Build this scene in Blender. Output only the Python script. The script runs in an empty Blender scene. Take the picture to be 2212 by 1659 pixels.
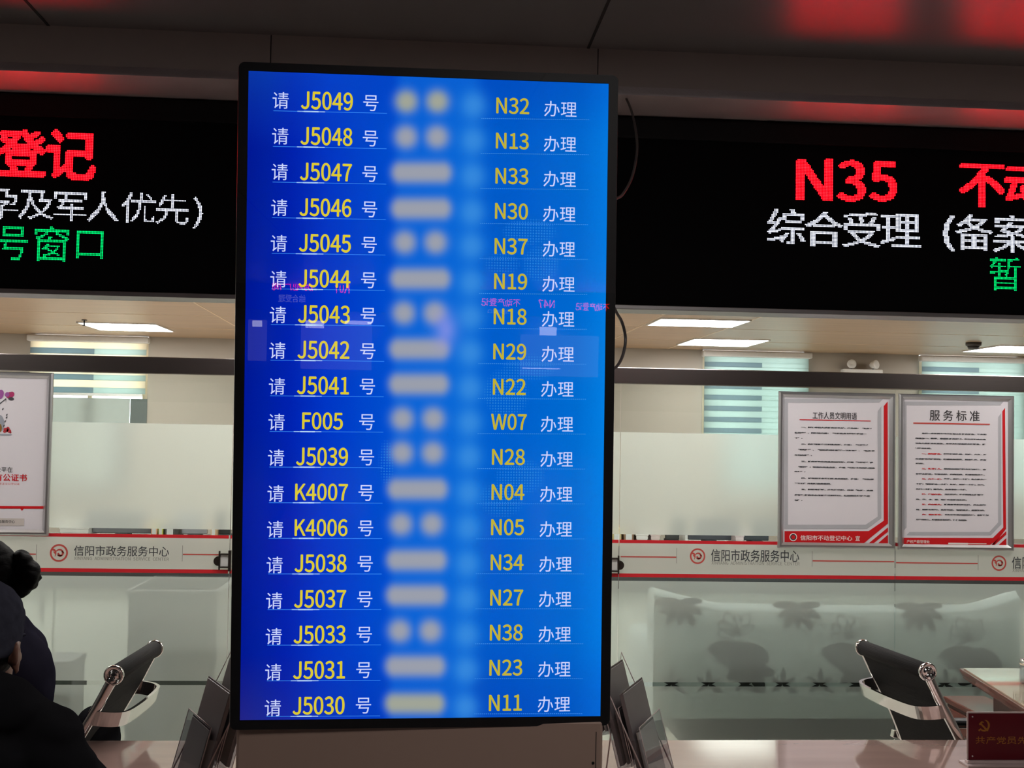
import bpy, bmesh, math, random
from mathutils import Vector, Matrix, Quaternion
random.seed(7)
C = bpy.context.scene.collection
SC = bpy.context.scene
V = Vector

# ------------------------------------------------------------------ camera
F = 2600.0; W, H = 2212, 1659; CAMZ = 1.60
PSI, PIT, ROL = 0.0741066, 0.0420208, 0.0179222
FW = V((math.sin(PSI)*math.cos(PIT), math.cos(PSI)*math.cos(PIT), math.sin(PIT)))
_r = V((math.cos(PSI), -math.sin(PSI), 0)); _u = _r.cross(FW)
RT = math.cos(ROL)*_r + math.sin(ROL)*_u
UP = -math.sin(ROL)*_r + math.cos(ROL)*_u
CAM = V((0, 0, CAMZ))
cd = bpy.data.cameras.new('camera'); cam = bpy.data.objects.new('camera', cd); C.objects.link(cam)
m = Matrix((RT, UP, -FW)).transposed().to_4x4(); m.translation = CAM
cam.matrix_world = m
cd.sensor_fit = 'HORIZONTAL'; cd.sensor_width = 36; cd.lens = F/W*36; cd.clip_start = 0.05
SC.camera = cam
# ------------------------------------------------------------------ world, exposure
wd = bpy.data.worlds.new('sky'); SC.world = wd; wd.use_nodes = True
bg = wd.node_tree.nodes['Background']; bg.inputs[0].default_value = (0.93, 0.97, 1.0, 1); bg.inputs[1].default_value = 6.5
SC.view_settings.view_transform = 'Standard'; SC.view_settings.look = 'None'
SC.view_settings.exposure = 0; SC.view_settings.gamma = 1; SC.view_settings.use_curve_mapping = False
SC.cycles.max_bounces = 10; SC.cycles.transparent_max_bounces = 16
SC.cycles.caustics_reflective = False; SC.cycles.caustics_refractive = True
SC.cycles.sample_clamp_indirect = 4.0
PANEL_E = 42.0       # office light panels
HALL_FILL_E = 1.3       # added fill lamps over the hall, unseen

# ------------------------------------------------------------------ pixel helpers: a ray of the photo met with a plane of the place
def ray(px, py): return (RT*((px-W/2)/F) + UP*(-(py-H/2)/F) + FW)
def P(px, py, Y): d = ray(px, py); return CAM + d*(Y/d.y)
def PZ(px, py, z): d = ray(px, py); return CAM + d*((z-CAMZ)/d.z)
class Plane:
    def __init__(s, o, x, u): s.o, s.x, s.u = V(o), V(x).normalized(), V(u).normalized(); s.n = s.x.cross(s.u)
    def hit(s, px, py):
        d = ray(px, py); t = (s.o-CAM).dot(s.n)/d.dot(s.n); return CAM+d*t
    def uv(s, px, py): p = s.hit(px, py)-s.o; return p.dot(s.x), p.dot(s.u)
    def pt(s, u, v, off=0): return s.o + s.x*u + s.u*v + s.n*off
def YP(Y): return Plane((0, Y, 0), (1, 0, 0), (0, 0, 1))

# ------------------------------------------------------------------ materials
def lin(c): c = c/255.0; return c/12.92 if c <= .04045 else ((c+.055)/1.055)**2.4
def col(r, g, b): return (lin(r), lin(g), lin(b), 1)
MATS = {}
def nt(name):
    m = bpy.data.materials.new(name); m.use_nodes = True
    t = m.node_tree; t.nodes.clear(); o = t.nodes.new('ShaderNodeOutputMaterial'); MATS[name] = m
    return m, t, o
def N(t, k, **kw):
    n = t.nodes.new(k)
    for a, b in kw.items():
        if a.startswith('i_'): n.inputs[a[2:].replace('_', ' ')].default_value = b
        else: setattr(n, a, b)
    return n
def pbr(name, c, rough=.5, metal=0, spec=.5, coat=0, var=.06, scale=30, bump=0, stretch=None, sheen=0):
    m, t, o = nt(name); b = N(t, 'ShaderNodeBsdfPrincipled')
    b.inputs['Roughness'].default_value = rough; b.inputs['Metallic'].default_value = metal
    b.inputs['Specular IOR Level'].default_value = spec; b.inputs['Coat Weight'].default_value = coat
    b.inputs['Coat Roughness'].default_value = .04; b.inputs['Sheen Weight'].default_value = sheen
    tc = N(t, 'ShaderNodeTexCoord'); mp = N(t, 'ShaderNodeMapping'); t.links.new(tc.outputs['Object'], mp.inputs[0])
    if stretch: mp.inputs['Scale'].default_value = stretch
    nz = N(t, 'ShaderNodeTexNoise'); nz.inputs['Scale'].default_value = scale; nz.inputs['Detail'].default_value = 4
    t.links.new(mp.outputs[0], nz.inputs['Vector'])
    mx = N(t, 'ShaderNodeMix', data_type='RGBA')
    mx.inputs[6].default_value = tuple(x*(1-var) for x in c[:3])+(1,); mx.inputs[7].default_value = tuple(min(1, x*(1+var)) for x in c[:3])+(1,)
    t.links.new(nz.outputs[0], mx.inputs[0]); t.links.new(mx.outputs[2], b.inputs['Base Color'])
    if bump:
        bp = N(t, 'ShaderNodeBump'); bp.inputs['Strength'].default_value = bump; bp.inputs['Distance'].default_value = .004
        t.links.new(nz.outputs[0], bp.inputs['Height']); t.links.new(bp.outputs[0], b.inputs['Normal'])
    t.links.new(b.outputs[0], o.inputs[0]); return m
def emit(name, c, s=1, sampling='NONE'):
    m, t, o = nt(name); e = N(t, 'ShaderNodeEmission'); e.inputs[0].default_value = c; e.inputs[1].default_value = s
    t.links.new(e.outputs[0], o.inputs[0]); m.cycles.emission_sampling = sampling; return m
def clear(name, tint=(.93, .96, .94, 1), ior=1.45, rough=0.0, k=1.0):
    m, t, o = nt(name); tr = N(t, 'ShaderNodeBsdfTransparent'); tr.inputs[0].default_value = tint
    g = N(t, 'ShaderNodeBsdfGlossy'); g.inputs['Roughness'].default_value = rough
    fr = N(t, 'ShaderNodeFresnel'); fr.inputs[0].default_value = ior
    mu = N(t, 'ShaderNodeMath', operation='MULTIPLY'); mu.inputs[1].default_value = k
    ge = N(t, 'ShaderNodeNewGeometry'); inv = N(t, 'ShaderNodeMath', operation='SUBTRACT'); inv.inputs[0].default_value = 1
    t.links.new(ge.outputs['Backfacing'], inv.inputs[1]); m2 = N(t, 'ShaderNodeMath', operation='MULTIPLY')
    mx = N(t, 'ShaderNodeMixShader'); t.links.new(fr.outputs[0], mu.inputs[0]); t.links.new(mu.outputs[0], m2.inputs[0]); t.links.new(inv.outputs[0], m2.inputs[1]); t.links.new(m2.outputs[0], mx.inputs[0])
    t.links.new(tr.outputs[0], mx.inputs[1]); t.links.new(g.outputs[0], mx.inputs[2]); t.links.new(mx.outputs[0], o.inputs[0]); return m
def frost(name, c, see=.4, rough=.3, trans=.5):
    m, t, o = nt(name)
    nz = N(t, 'ShaderNodeTexNoise'); nz.inputs['Scale'].default_value = 2.5
    mc = N(t, 'ShaderNodeMix', data_type='RGBA'); mc.inputs[6].default_value = tuple(x*.96 for x in c[:3])+(1,); mc.inputs[7].default_value = c
    t.links.new(nz.outputs[0], mc.inputs[0])
    d = N(t, 'ShaderNodeBsdfDiffuse'); tl = N(t, 'ShaderNodeBsdfTranslucent'); rf = N(t, 'ShaderNodeBsdfRefraction')
    rf.inputs['Roughness'].default_value = rough; rf.inputs['IOR'].default_value = 1.12; rf.inputs[0].default_value = (.93, .96, .93, 1)
    t.links.new(mc.outputs[2], d.inputs[0]); t.links.new(mc.outputs[2], tl.inputs[0])
    a = N(t, 'ShaderNodeMixShader'); a.inputs[0].default_value = trans; t.links.new(d.outputs[0], a.inputs[1]); t.links.new(tl.outputs[0], a.inputs[2])
    b = N(t, 'ShaderNodeMixShader'); b.inputs[0].default_value = see; t.links.new(a.outputs[0], b.inputs[1]); t.links.new(rf.outputs[0], b.inputs[2])
    t.links.new(b.outputs[0], o.inputs[0]); return m
def cloth2(name, c, k):            # thin blind fabric that lets daylight through
    m, t, o = nt(name); d = N(t, 'ShaderNodeBsdfDiffuse'); tl = N(t, 'ShaderNodeBsdfTranslucent'); tr = N(t, 'ShaderNodeBsdfTransparent')
    wv = N(t, 'ShaderNodeTexNoise'); wv.inputs['Scale'].default_value = 12
    mc = N(t, 'ShaderNodeMix', data_type='RGBA'); mc.inputs[6].default_value = tuple(x*.93 for x in c[:3])+(1,); mc.inputs[7].default_value = c
    t.links.new(wv.outputs[0], mc.inputs[0])
    for q in (d, tl): t.links.new(mc.outputs[2], q.inputs[0])
    a = N(t, 'ShaderNodeMixShader'); a.inputs[0].default_value = k; t.links.new(d.outputs[0], a.inputs[1]); t.links.new(tl.outputs[0], a.inputs[2])
    t.links.new(a.outputs[0], o.inputs[0]); return m

M_ceil = pbr('hall ceiling panel', (.30, .29, .30, 1), .34, .75, var=.02, scale=3)
M_fascia = pbr('painted fascia', (.50, .45, .43, 1), .6, 0, var=.02, scale=4)
M_seam = pbr('dark seam', (.006, .006, .007, 1), .8)
M_soffit = pbr('soffit panel', (.62, .58, .60, 1), .38, .35, var=.02, scale=3)
M_black = pbr('black housing', (.006, .006, .007, 1), .5, spec=.2)
M_led = pbr('unlit matrix panel', (.004, .004, .005, 1), .75, spec=.08, var=.6, scale=900)
M_strip = pbr('aluminium strip', (.36, .36, .36, 1), .4, .85, stretch=(1, 20, 20))
M_wall = pbr('cream wall paint', (.36, .325, .28, 1), .8, var=.03, scale=2)
M_wood = pbr('tan laminate ceiling', (.37, .25, .145, 1), .38, var=.22, scale=3, stretch=(.25, 5, 1))
M_lseam = pbr('pale ceiling seam', (.72, .58, .42, 1), .5)
M_floor = pbr('grey floor tile', (.30, .28, .26, 1), .25, var=.08, scale=5)
M_ofloor = pbr('pale office floor tile', (.66, .62, .56, 1), .3, var=.05, scale=4)
M_hallw = pbr('hall wall paint', (.35, .34, .33, 1), .8, var=.04, scale=3)
M_steel = pbr('brushed steel', (.24, .21, .20, 1), .27, 1, var=.12, scale=8, stretch=(1, 60, 60))
M_chrome = pbr('chrome', (.80, .79, .78, 1), .08, 1, var=.02)
M_alu = pbr('poster frame aluminium', (.62, .62, .63, 1), .28, .9, var=.04)
M_glass = clear('clear glass', (.86, .89, .87, 1), 1.5)
M_pane = clear('window glass', (.95, .97, .97, 1), 1.3)
M_front = clear('display glass', (1, 1, 1, 1), 1.42)
M_acryl = clear('clear acrylic', (.86, .86, .88, 1), 1.6, .02)
M_film = frost('frosted film', (.84, .875, .825, 1), .46, .40, .62)
M_filmL = frost('lower frosted film', (.86, .90, .85, 1), .55, .10, .82)
M_film2 = frost('band film', (.58, .57, .52, 1), .12, .35, .5)
M_red = pbr('red print', col(205, 28, 40), .5)
M_red2 = pbr('red poster ink', col(200, 10, 22), .45)
M_thin = pbr('thin red line', col(190, 75, 68), .5)
M_ink = pbr('dark grey print', col(52, 54, 60), .6)
M_ink2 = pbr('grey print', col(130, 128, 122), .6)
M_inkb = pbr('black print', col(40, 36, 40), .6)
M_paper = pbr('poster paper', (.70, .67, .71, 1), .45, var=.02, scale=6)
M_pgrey = pbr('poster grey edge', (.42, .42, .45, 1), .5)
M_pwhite = pbr('poster white print', (.85, .78, .74, 1), .5)
M_ptan = pbr('poster tan label', (.55, .50, .47, 1), .5)
M_counter = pbr('polished counter stone', (.40, .265, .232, 1), .09, 0, .6, .8, var=.14, scale=5, stretch=(.6, 3, 1))
M_mesh = pbr('black mesh fabric', (.020, .0185, .019, 1), .7, 0, .06, var=.5, scale=60, stretch=(1, .12, 12), bump=.5)
M_plast = pbr('black plastic', (.010, .010, .011, 1), .4, 0, .25)
M_coat = pbr('navy black coat cloth', (.015, .014, .023, 1), .9, 0, 0, var=.3, scale=9, bump=.3)
M_coat2 = pbr('black padded jacket', (.013, .013, .015, 1), .85, 0, 0, var=.3, scale=11, bump=.5)
M_cap = pbr('dark blue grey cap', (.045, .047, .066, 1), .9, 0, 0, var=.35, scale=45, bump=.3)
M_hair = pbr('black hair', (.002, .0018, .002, 1), .6, 0, .05, var=.4, scale=60, stretch=(1, 1, 9), bump=.4)
M_skin = pbr('skin', (.20, .092, .064, 1), .5, var=.08, scale=14)  # darkened: the shade on the front person is put into this colour
M_lips = pbr('lip skin', (.25, .09, .07, 1), .45)
M_eye = pbr('eye white', (.6, .58, .55, 1), .2)
M_trous = pbr('dark trousers', (.012, .012, .016, 1), .85, var=.3, scale=20)
M_shoe = pbr('dark shoe', (.01, .009, .009, 1), .3)
M_ped = pbr('kiosk painted steel', (.36, .25, .205, 1), .45, 0, var=.02, scale=4)
M_mahog = pbr('mahogany veneer', (.14, .038, .028, 1), .22, 0, .5, .5, var=.22, scale=5, stretch=(6, .5, 6))
M_mahog2 = pbr('dark mahogany veneer', (.075, .036, .030, 1), .35, var=.2, scale=5, stretch=(6, 6, .6))
M_maroon = pbr('maroon plaque', (.105, .002, .010, 1), .3, 0, .4, .3, var=.04)
M_gold = pbr('gold letter', (.40, .17, .028, 1), .4, .3)
M_clearedge = pbr('pale acrylic edge', (.55, .45, .44, 1), .2)
M_sofa = pbr('grey green sofa cloth', (.58, .66, .67, 1), .9, var=.12, scale=20)
M_flower = pbr('dark floral print', (.02, .025, .027, 1), .9)
M_cab = pbr('grey steel cabinet', (.14, .15, .145, 1), .5)
M_cabp = pbr('pale cabinet steel', (.66, .68, .64, 1), .5)
M_cab2 = pbr('dark grey cabinet', (.05, .053, .055, 1), .5)
M_broch = pbr('brochure grey cover', (.16, .14, .145, 1), .35, var=.3, scale=7)
M_broch2 = pbr('brochure brown edge', (.055, .04, .035, 1), .5, var=.3, scale=50)
M_broch3 = pbr('brochure pale cover', (.42, .42, .40, 1), .4, var=.15, scale=10)
M_dsheet = pbr('dark outside view', (.10, .12, .115, 1), .6)
M_cream = pbr('cream plastic', (.75, .62, .45, 1), .5)
M_white = pbr('white plastic', (.72, .72, .70, 1), .4)
M_dkgrey = pbr('dark grey plastic', (.06, .055, .055, 1), .4)
M_bronze = pbr('dark bronze metal', (.05, .038, .032, 1), .35, .7)
M_lamp = emit('light panel diffuser', (1, .97, .93, 1), PANEL_E*.66, 'AUTO')
M_lamp3 = emit('front office panel diffuser', (1, .97, .93, 1), PANEL_E*.62, 'AUTO')
M_lamp2 = emit('service zone panel diffuser', (1, .96, .92, 1), PANEL_E*.42, 'AUTO')
M_hall = emit('hall fill diffuser', (1, .93, .88, 1), HALL_FILL_E*6, 'AUTO')
M_bl1 = cloth2('sheer cream blind', (.80, .73, .60, 1), .75)
M_bl2 = cloth2('teal blind fabric', (.30, .37, .39, 1), .72)
M_bl3 = cloth2('pale teal blind', (.50, .58, .55, 1), .75)
M_ledR = emit('red light dot', (1.0, .0008, .004, 1), 14.0, 'AUTO')
M_ledRc = emit('red light dot core', (1.0, .07, .05, 1), 3.0)
M_ledW = emit('white light dot', (.80, .84, 1.0, 1), 2.3, 'AUTO')
M_ledG = emit('green light dot', (.0, .85, .16, 1), 1.8, 'AUTO')
M_yel = emit('yellow screen text', col(222, 203, 48), 1)
M_yel2 = emit('dim yellow screen text', col(196, 180, 52), 1)
M_wtx = emit('white screen text', col(205, 214, 255), 1)
M_lnL = emit('pale blue screen line', col(58, 140, 240), 1)
M_lnH = emit('bright screen line', col(190, 225, 255), 1)
M_lnR = emit('dotted screen line', col(80, 160, 235), 1)

# ------------------------------------------------------------------ mesh builder
class MB:
    def __init__(s): s.v = []; s.f = []; s.mi = []; s.sm = []
    def add(s, vs, fs, mi=0, smooth=False):
        b = len(s.v); s.v += [V(p) for p in vs]
        for f in fs: s.f.append(tuple(i+b for i in f)); s.mi.append(mi); s.sm.append(smooth)
        return s
    def bm(s, bmm, mi=0, smooth=False, mat=None):
        bmm.verts.index_update()
        s.add([(mat @ v.co if mat else v.co.copy()) for v in bmm.verts], [[v.index for v in f.verts] for f in bmm.faces], mi, smooth); bmm.free(); return s
    def box(s, a, b, mi=0, r=0, seg=2):
        a, b = V(a), V(b); lo = V((min(a.x, b.x), min(a.y, b.y), min(a.z, b.z))); hi = V((max(a.x, b.x), max(a.y, b.y), max(a.z, b.z)))
        return s.obox((lo+hi)/2, V((1, 0, 0)), V((0, 1, 0)), V((0, 0, 1)), (hi-lo)/2, mi, r, seg)
    def obox(s, c, x, y, z, h, mi=0, r=0, seg=2):
        bmm = bmesh.new(); bmesh.ops.create_cube(bmm, size=2, matrix=Matrix.Diagonal((h[0], h[1], h[2], 1)))
        if r: bmesh.ops.bevel(bmm, geom=list(bmm.edges), offset=min(r, .95*min(h)), segments=seg, profile=.5, affect='EDGES')
        m = Matrix((x.normalized(), y.normalized(), z.normalized())).transposed().to_4x4(); m.translation = V(c)
        return s.bm(bmm, mi, False, m)
    def quad(s, a, b, c, d, mi=0): return s.add([a, b, c, d], [(0, 1, 2, 3)], mi)
    def tube(s, pts, r, n=10, mi=0, cap=True, flat=None):
        pts = [V(p) for p in pts]; rs = r if isinstance(r, (list, tuple)) else [r]*len(pts); vs = []; ref = None
        for i, p in enumerate(pts):
            t = (pts[min(i+1, len(pts)-1)]-pts[max(i-1, 0)]).normalized()
            if ref is None: ref = V((0, 0, 1)) if abs(t.z) < .9 else V((1, 0, 0))
            a = (ref - t*ref.dot(t)).normalized(); ref = a; b = t.cross(a)
            for k in range(n):
                an = 2*math.pi*k/n; fa, fb = (flat if flat else (1, 1))
                vs.append(p + a*(math.cos(an)*rs[i]*fa) + b*(math.sin(an)*rs[i]*fb))
        fs = [(i*n+k, i*n+(k+1) % n, (i+1)*n+(k+1) % n, (i+1)*n+k) for i in range(len(pts)-1) for k in range(n)]
        if cap: fs += [tuple(range(n-1, -1, -1)), tuple((len(pts)-1)*n+k for k in range(n))]
        return s.add(vs, fs, mi, True)
    def lathe(s, prof, c, ax=V((0, 0, 1)), n=24, mi=0):
        ax = V(ax).normalized(); a = ax.orthogonal().normalized(); b = ax.cross(a); vs = []
        for r, h in prof:
            for k in range(n): an = 2*math.pi*k/n; vs.append(V(c)+ax*h+a*(r*math.cos(an))+b*(r*math.sin(an)))
        fs = [(i*n+k, i*n+(k+1) % n, (i+1)*n+(k+1) % n, (i+1)*n+k) for i in range(len(prof)-1) for k in range(n)]
        fs += [tuple(range(n-1, -1, -1)), tuple((len(prof)-1)*n+k for k in range(n))]
        return s.add(vs, fs, mi, True)
    def ball(s, c, r, mi=0, sub=3, rot=None):
        bmm = bmesh.new(); bmesh.ops.create_icosphere(bmm, subdivisions=sub, radius=1)
        r = r if isinstance(r, (tuple, list)) else (r, r, r)
        m = (rot.to_4x4() if rot else Matrix.Identity(4)) @ Matrix.Diagonal((r[0], r[1], r[2], 1)); m = Matrix.Translation(V(c)) @ m
        return s.bm(bmm, mi, True, m)
    def prism(s, poly, fr, off0, off1, mi=0):            # polygon (u,v) on a Plane, extruded along its normal
        n = len(poly); vs = [fr.pt(u, v, off0) for u, v in poly]+[fr.pt(u, v, off1) for u, v in poly]
        fs = [tuple(range(n-1, -1, -1)), tuple(range(n, 2*n))]+[(k, (k+1) % n, n+(k+1) % n, n+k) for k in range(n)]
        return s.add(vs, fs, mi)
    def poly(s, poly, fr, off, mi=0): return s.add([fr.pt(u, v, off) for u, v in poly], [tuple(range(len(poly)))], mi)
    def build(s, name, mats, parent=None, local=False):
        o0 = V((0, 0, 0)) if (local or parent is None) else WL[parent.name]
        me = bpy.data.meshes.new(name); me.from_pydata([v-o0 for v in s.v], [], s.f)
        for mm in (mats if isinstance(mats, (list, tuple)) else [mats]): me.materials.append(mm)
        me.polygons.foreach_set('material_index', s.mi); me.polygons.foreach_set('use_smooth', s.sm); me.update()
        o = bpy.data.objects.new(name, me); C.objects.link(o)
        if parent is not None: o.parent = parent; WL[o.name] = WL[parent.name]
        else: WL[o.name] = V((0, 0, 0))
        return o
WL = {}
def tag(o, label=None, cat=None, group=None, kind=None):
    for k, v in (('label', label), ('category', cat), ('group', group), ('kind', kind)):
        if v: o[k] = v
    return o
def thing(name, label, cat, loc, group=None):
    o = bpy.data.objects.new(name, None); C.objects.link(o); o.location = loc; WL[o.name] = V(loc); o.empty_display_size = .1
    return tag(o, label, cat, group)
def struct(mb, name, mats): return tag(mb.build(name, mats), kind='structure')
def copy_tree(o, parent=None):
    c = o.copy(); C.objects.link(c)
    if parent: c.parent = parent
    for ch in [q for q in bpy.data.objects if q.parent == o]: copy_tree(ch, c)
    return c

# ------------------------------------------------------------------ lettering
import os
FONT = None
try:
    for base in (bpy.utils.system_resource('DATAFILES', path='fonts') or '', os.path.join(bpy.utils.resource_path('LOCAL'), 'datafiles', 'fonts')):
        for fn in sorted(os.listdir(base)) if base and os.path.isdir(base) else ():
            if 'CJK' in fn: FONT = bpy.data.fonts.load(os.path.join(base, fn)); break
        if FONT: break
except Exception: FONT = None
_tc = {}
def glyphs(s, off=0.0, res=2, space=1.0):
    k = (s, off, res, space)
    if k in _tc: return _tc[k]
    cu = bpy.data.curves.new('lettering', 'FONT'); cu.body = s; cu.size = 1; cu.resolution_u = res; cu.offset = off; cu.space_character = space
    if FONT: cu.font = FONT
    ob = bpy.data.objects.new('lettering', cu); C.objects.link(ob)
    dg = bpy.context.evaluated_depsgraph_get(); ev = ob.evaluated_get(dg); me = ev.to_mesh()
    vs = [(v.co.x, v.co.y) for v in me.vertices]; fs = [tuple(p.vertices) for p in me.polygons]
    ev.to_mesh_clear(); bpy.data.objects.remove(ob); bpy.data.curves.remove(cu)
    _tc[k] = (vs, fs); return vs, fs
def bbox(vs): xs = [v[0] for v in vs]; ys = [v[1] for v in vs]; return min(xs), min(ys), max(xs), max(ys)
def write_fit(mb, s, fr, c, hgt, wid=None, off=.001, mi=0, bold=0, res=2, space=1.0, rot=0):
    """centre c=(u,v) on plane fr, bounding box hgt x wid"""
    vs, fs = glyphs(s, 0, res, space)
    if not vs: return
    x0, y0, x1, y1 = bbox(vs); ky = hgt/(y1-y0); kx = (wid/(x1-x0)) if wid else ky; cr, sr = math.cos(rot), math.sin(rot)
    pts = []
    for x, y in vs:
        a, b = (x-(x0+x1)/2)*kx, (y-(y0+y1)/2)*ky; pts.append(fr.pt(c[0]+a*cr-b*sr, c[1]+a*sr+b*cr, off))
    mb.add(pts, fs, mi)
    if bold:                                         # heavier strokes: the same letters again a hair to each side
        q = bold*hgt
        for k, (dx, dy) in enumerate(((q, 0), (-q, 0), (0, q), (0, -q))): mb.add([p+fr.x*dx+fr.u*dy-fr.n*(.00012*(k+1)) for p in pts], fs, mi)
def write_px(mb, s, fr, px, off=.001, mi=0, bold=0, res=2, space=1.0):
    """px = (x0,y0,x1,y1): the pixel box the letters fill on plane fr"""
    a = fr.uv(px[0], (px[1]+px[3])/2); b = fr.uv(px[2], (px[1]+px[3])/2); t = fr.uv((px[0]+px[2])/2, px[1]); u = fr.uv((px[0]+px[2])/2, px[3])
    write_fit(mb, s, fr, ((a[0]+b[0])/2, (t[1]+u[1])/2), t[1]-u[1], b[0]-a[0], off, mi, bold, res, space, math.atan2(b[1]-a[1], b[0]-a[0]) if abs(b[1]-a[1]) < .0 else 0)
def write_line(mb, s, fr, u, v, em, off, mi=0, bold=0, width=None):
    vs, fs = glyphs(s, bold, 1)
    if not vs: return
    k = em
    if width: x0, _, x1, _ = bbox(vs); k = width/(x1-x0)
    for dx in ((-bold, bold) if bold else (0,)): mb.add([fr.pt(u+x*k+dx*em, v+(y-.36)*em, off-(.0002 if dx > 0 else 0)) for x, y in vs], fs, mi)
def dots(mb, s, fr, box, pitch, rad, off, mi=0, bold=0, core=None, grow=None):
    """letters as a matrix of round light dots; box=(u0,v0,u1,v1)"""
    vs, fs = glyphs(s, bold, 2); x0, y0, x1, y1 = bbox(vs)
    kx, ky = (box[2]-box[0])/(x1-x0), (box[3]-box[1])/(y1-y0)
    nx, ny = int(round((box[2]-box[0])/pitch)), int(round((box[3]-box[1])/pitch)); on = set()
    for f in fs:
        q = [((vs[i][0]-x0)*kx/pitch, (vs[i][1]-y0)*ky/pitch) for i in f]
        for t in range(1, len(q)-1):
            (ax, ay), (bx, by), (cx, cy) = q[0], q[t], q[t+1]; d = (by-cy)*(ax-cx)+(cx-bx)*(ay-cy)
            if abs(d) < 1e-9: continue
            for i in range(max(0, int(min(ax, bx, cx)-.5)), int(max(ax, bx, cx)+1)):
                for j in range(max(0, int(min(ay, by, cy)-.5)), int(max(ay, by, cy)+1)):
                    X, Y = i+.5, j+.5; l1 = ((by-cy)*(X-cx)+(cx-bx)*(Y-cy))/d; l2 = ((cy-ay)*(X-cx)+(ax-cx)*(Y-cy))/d
                    if l1 > -.02 and l2 > -.02 and l1+l2 < 1.02: on.add((i, j))
    if grow:
        on = on | {(i+a_, j+b_) for i, j in on for a_, b_ in grow}
    for i, j in sorted(on):
        u, v = box[0]+(i+.5)*pitch, box[1]+(j+.5)*pitch
        mb.add([fr.pt(u+rad*math.cos(a*math.pi/3), v+rad*math.sin(a*math.pi/3), off) for a in range(6)], [(0, 1, 2, 3, 4, 5)], mi)
        if core is not None:
            r2 = rad*.42; mb.add([fr.pt(u+r2*math.cos(a*math.pi/2), v+r2*math.sin(a*math.pi/2), off+.0004) for a in range(4)], [(0, 1, 2, 3)], core)

# ------------------------------------------------------------------ main depths
YL = 3.60                                   # face of the dot matrix sign
LED = YP(YL)
ZS = P(1106, 237, YL).z                     # soffit height
def depth_at_z(px, py, z): return PZ(px, py, z).y
YF = depth_at_z(1106, 192, ZS)              # fascia face
ZC = P(1106, 97, YF).z                      # hall ceiling height
YG = 5.30; GL = YP(YG)                      # glass partition
ZO = 2.47                                   # office ceiling height
YB = depth_at_z(1106, 746, ZO)              # office back wall
ZT = 0.76; YC = depth_at_z(1106, 1598, ZT)  # counter top and its rear edge
XL, XR = -7.0, 7.5; YH = -18.6
print('ZS %.3f YF %.3f ZC %.3f YB %.3f YC %.3f' % (ZS, YF, ZC, YB, YC))

# ------------------------------------------------------------------ the setting
struct(MB().box((XL, YH, -.1), (XR, YC, 0)), 'floor', M_floor)
struct(MB().box((XL, YC, -.1), (XR, YB, 0)), 'floor.001', M_ofloor)
b = MB().box((XL, YH, ZC), (XR, YF+.02, ZC+.05), 0)
for (pa, pb) in (((51, 0), (103, 53)), ((1316, 0), (1268, 110))):      # open joints between ceiling panels, running away from the viewer
    x = PZ(pb[0], pb[1], ZC).x; b.box((x-.004, YH+.1, ZC-.0015), (x+.004, YF, ZC+.001), 1)
struct(b, 'ceiling', [M_ceil, M_seam])
b = MB().box((XL, YF, ZS), (XR, YF+.018, ZC+.0))
for px in (585, 1292): x = P(px, 110, YF).x; b.box((x-.0013, YF-.0008, ZS+.001), (x+.0013, YF+.001, ZC-.001), 1)
struct(b, 'trim_1', [M_fascia, M_seam])
struct(MB().box((XL, YF, ZS-.004), (XR, YL+.16, ZS+.02)), 'trim_2', M_soffit)
b = MB().box((XL, YL+.12, ZO), (XR, YB+.1, ZO+.06))
for (px, py) in ((466, 680), (1362, 714), (1598, 700), (1413, 690)):
    x = PZ(px, py, ZO).x; b.box((x-.006, YL+.3, ZO-.002), (x+.006, YB, ZO+.001), 1)
y = YB-1.1
while y > YL+.5: b.box((XL, y-.004, ZO-.0015), (XR, y+.004, ZO+.001), 1 if int(y*7) % 3 else 0); y -= 1.2
struct(b, 'ceiling.001', [M_wood, M_lseam])
struct(MB().box((XL, YL+.16, ZO), (XR, YL+.2, ZS+.02)), 'trim_3', M_wall)
for nm, x in (('wall_left', XL-.1), ('wall_right', XR)): struct(MB().box((x, YH, 0), (x+.1, YB, ZC)), nm, M_hallw)
struct(MB().box((XL, YH-.1, 0), (XR, YH, ZC)), 'wall_front', M_hallw)
# office back wall with three window openings
BW = YP(YB)
WIN = []
for a, c in (((70, 719), (313, 1010)), ((1518, 760), (1742, 1010)), ((1985, 770), (2209, 1010))):
    u0, v1 = BW.uv(*a); u1, v0 = BW.uv(*c); WIN.append((u0, 1.05, u1, ZO-.01))
b = MB(); xs = [XL]+[q for w in WIN for q in (w[0], w[2])]+[XR]
for i in range(0, len(xs), 2): b.box((xs[i], YB, 0), (xs[i+1], YB+.1, ZO+.02))
for w in WIN: b.box((w[0], YB, 0), (w[2], YB+.1, w[1]))
struct(b, 'wall_back', M_wall)
for i, w in enumerate(WIN):
    b = MB()
    for (a0, a1, c0, c1) in ((w[0], w[0]+.05, w[1], w[3]), (w[2]-.05, w[2], w[1], w[3]), ((w[0]+w[2])/2-.02, (w[0]+w[2])/2+.02, w[1], w[3]), (w[0], w[2], w[1], w[1]+.05), (w[0], w[2], w[3]-.05, w[3])):
        b.box((a0, YB+.03, c0), (a1, YB+.08, c1))
    fr = struct(b, 'window_%d' % (i+1), M_cream)
    MB().box((w[0]+.04, YB+.05, w[1]+.04), (w[2]-.04, YB+.056, w[3]-.04)).build('window_pane', M_pane, fr)
    MB().box((w[0]-.03, YB-.1, w[1]-.03), (w[2]+.03, YB+.03, w[1])).build('window_sill', M_white, fr)
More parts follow.
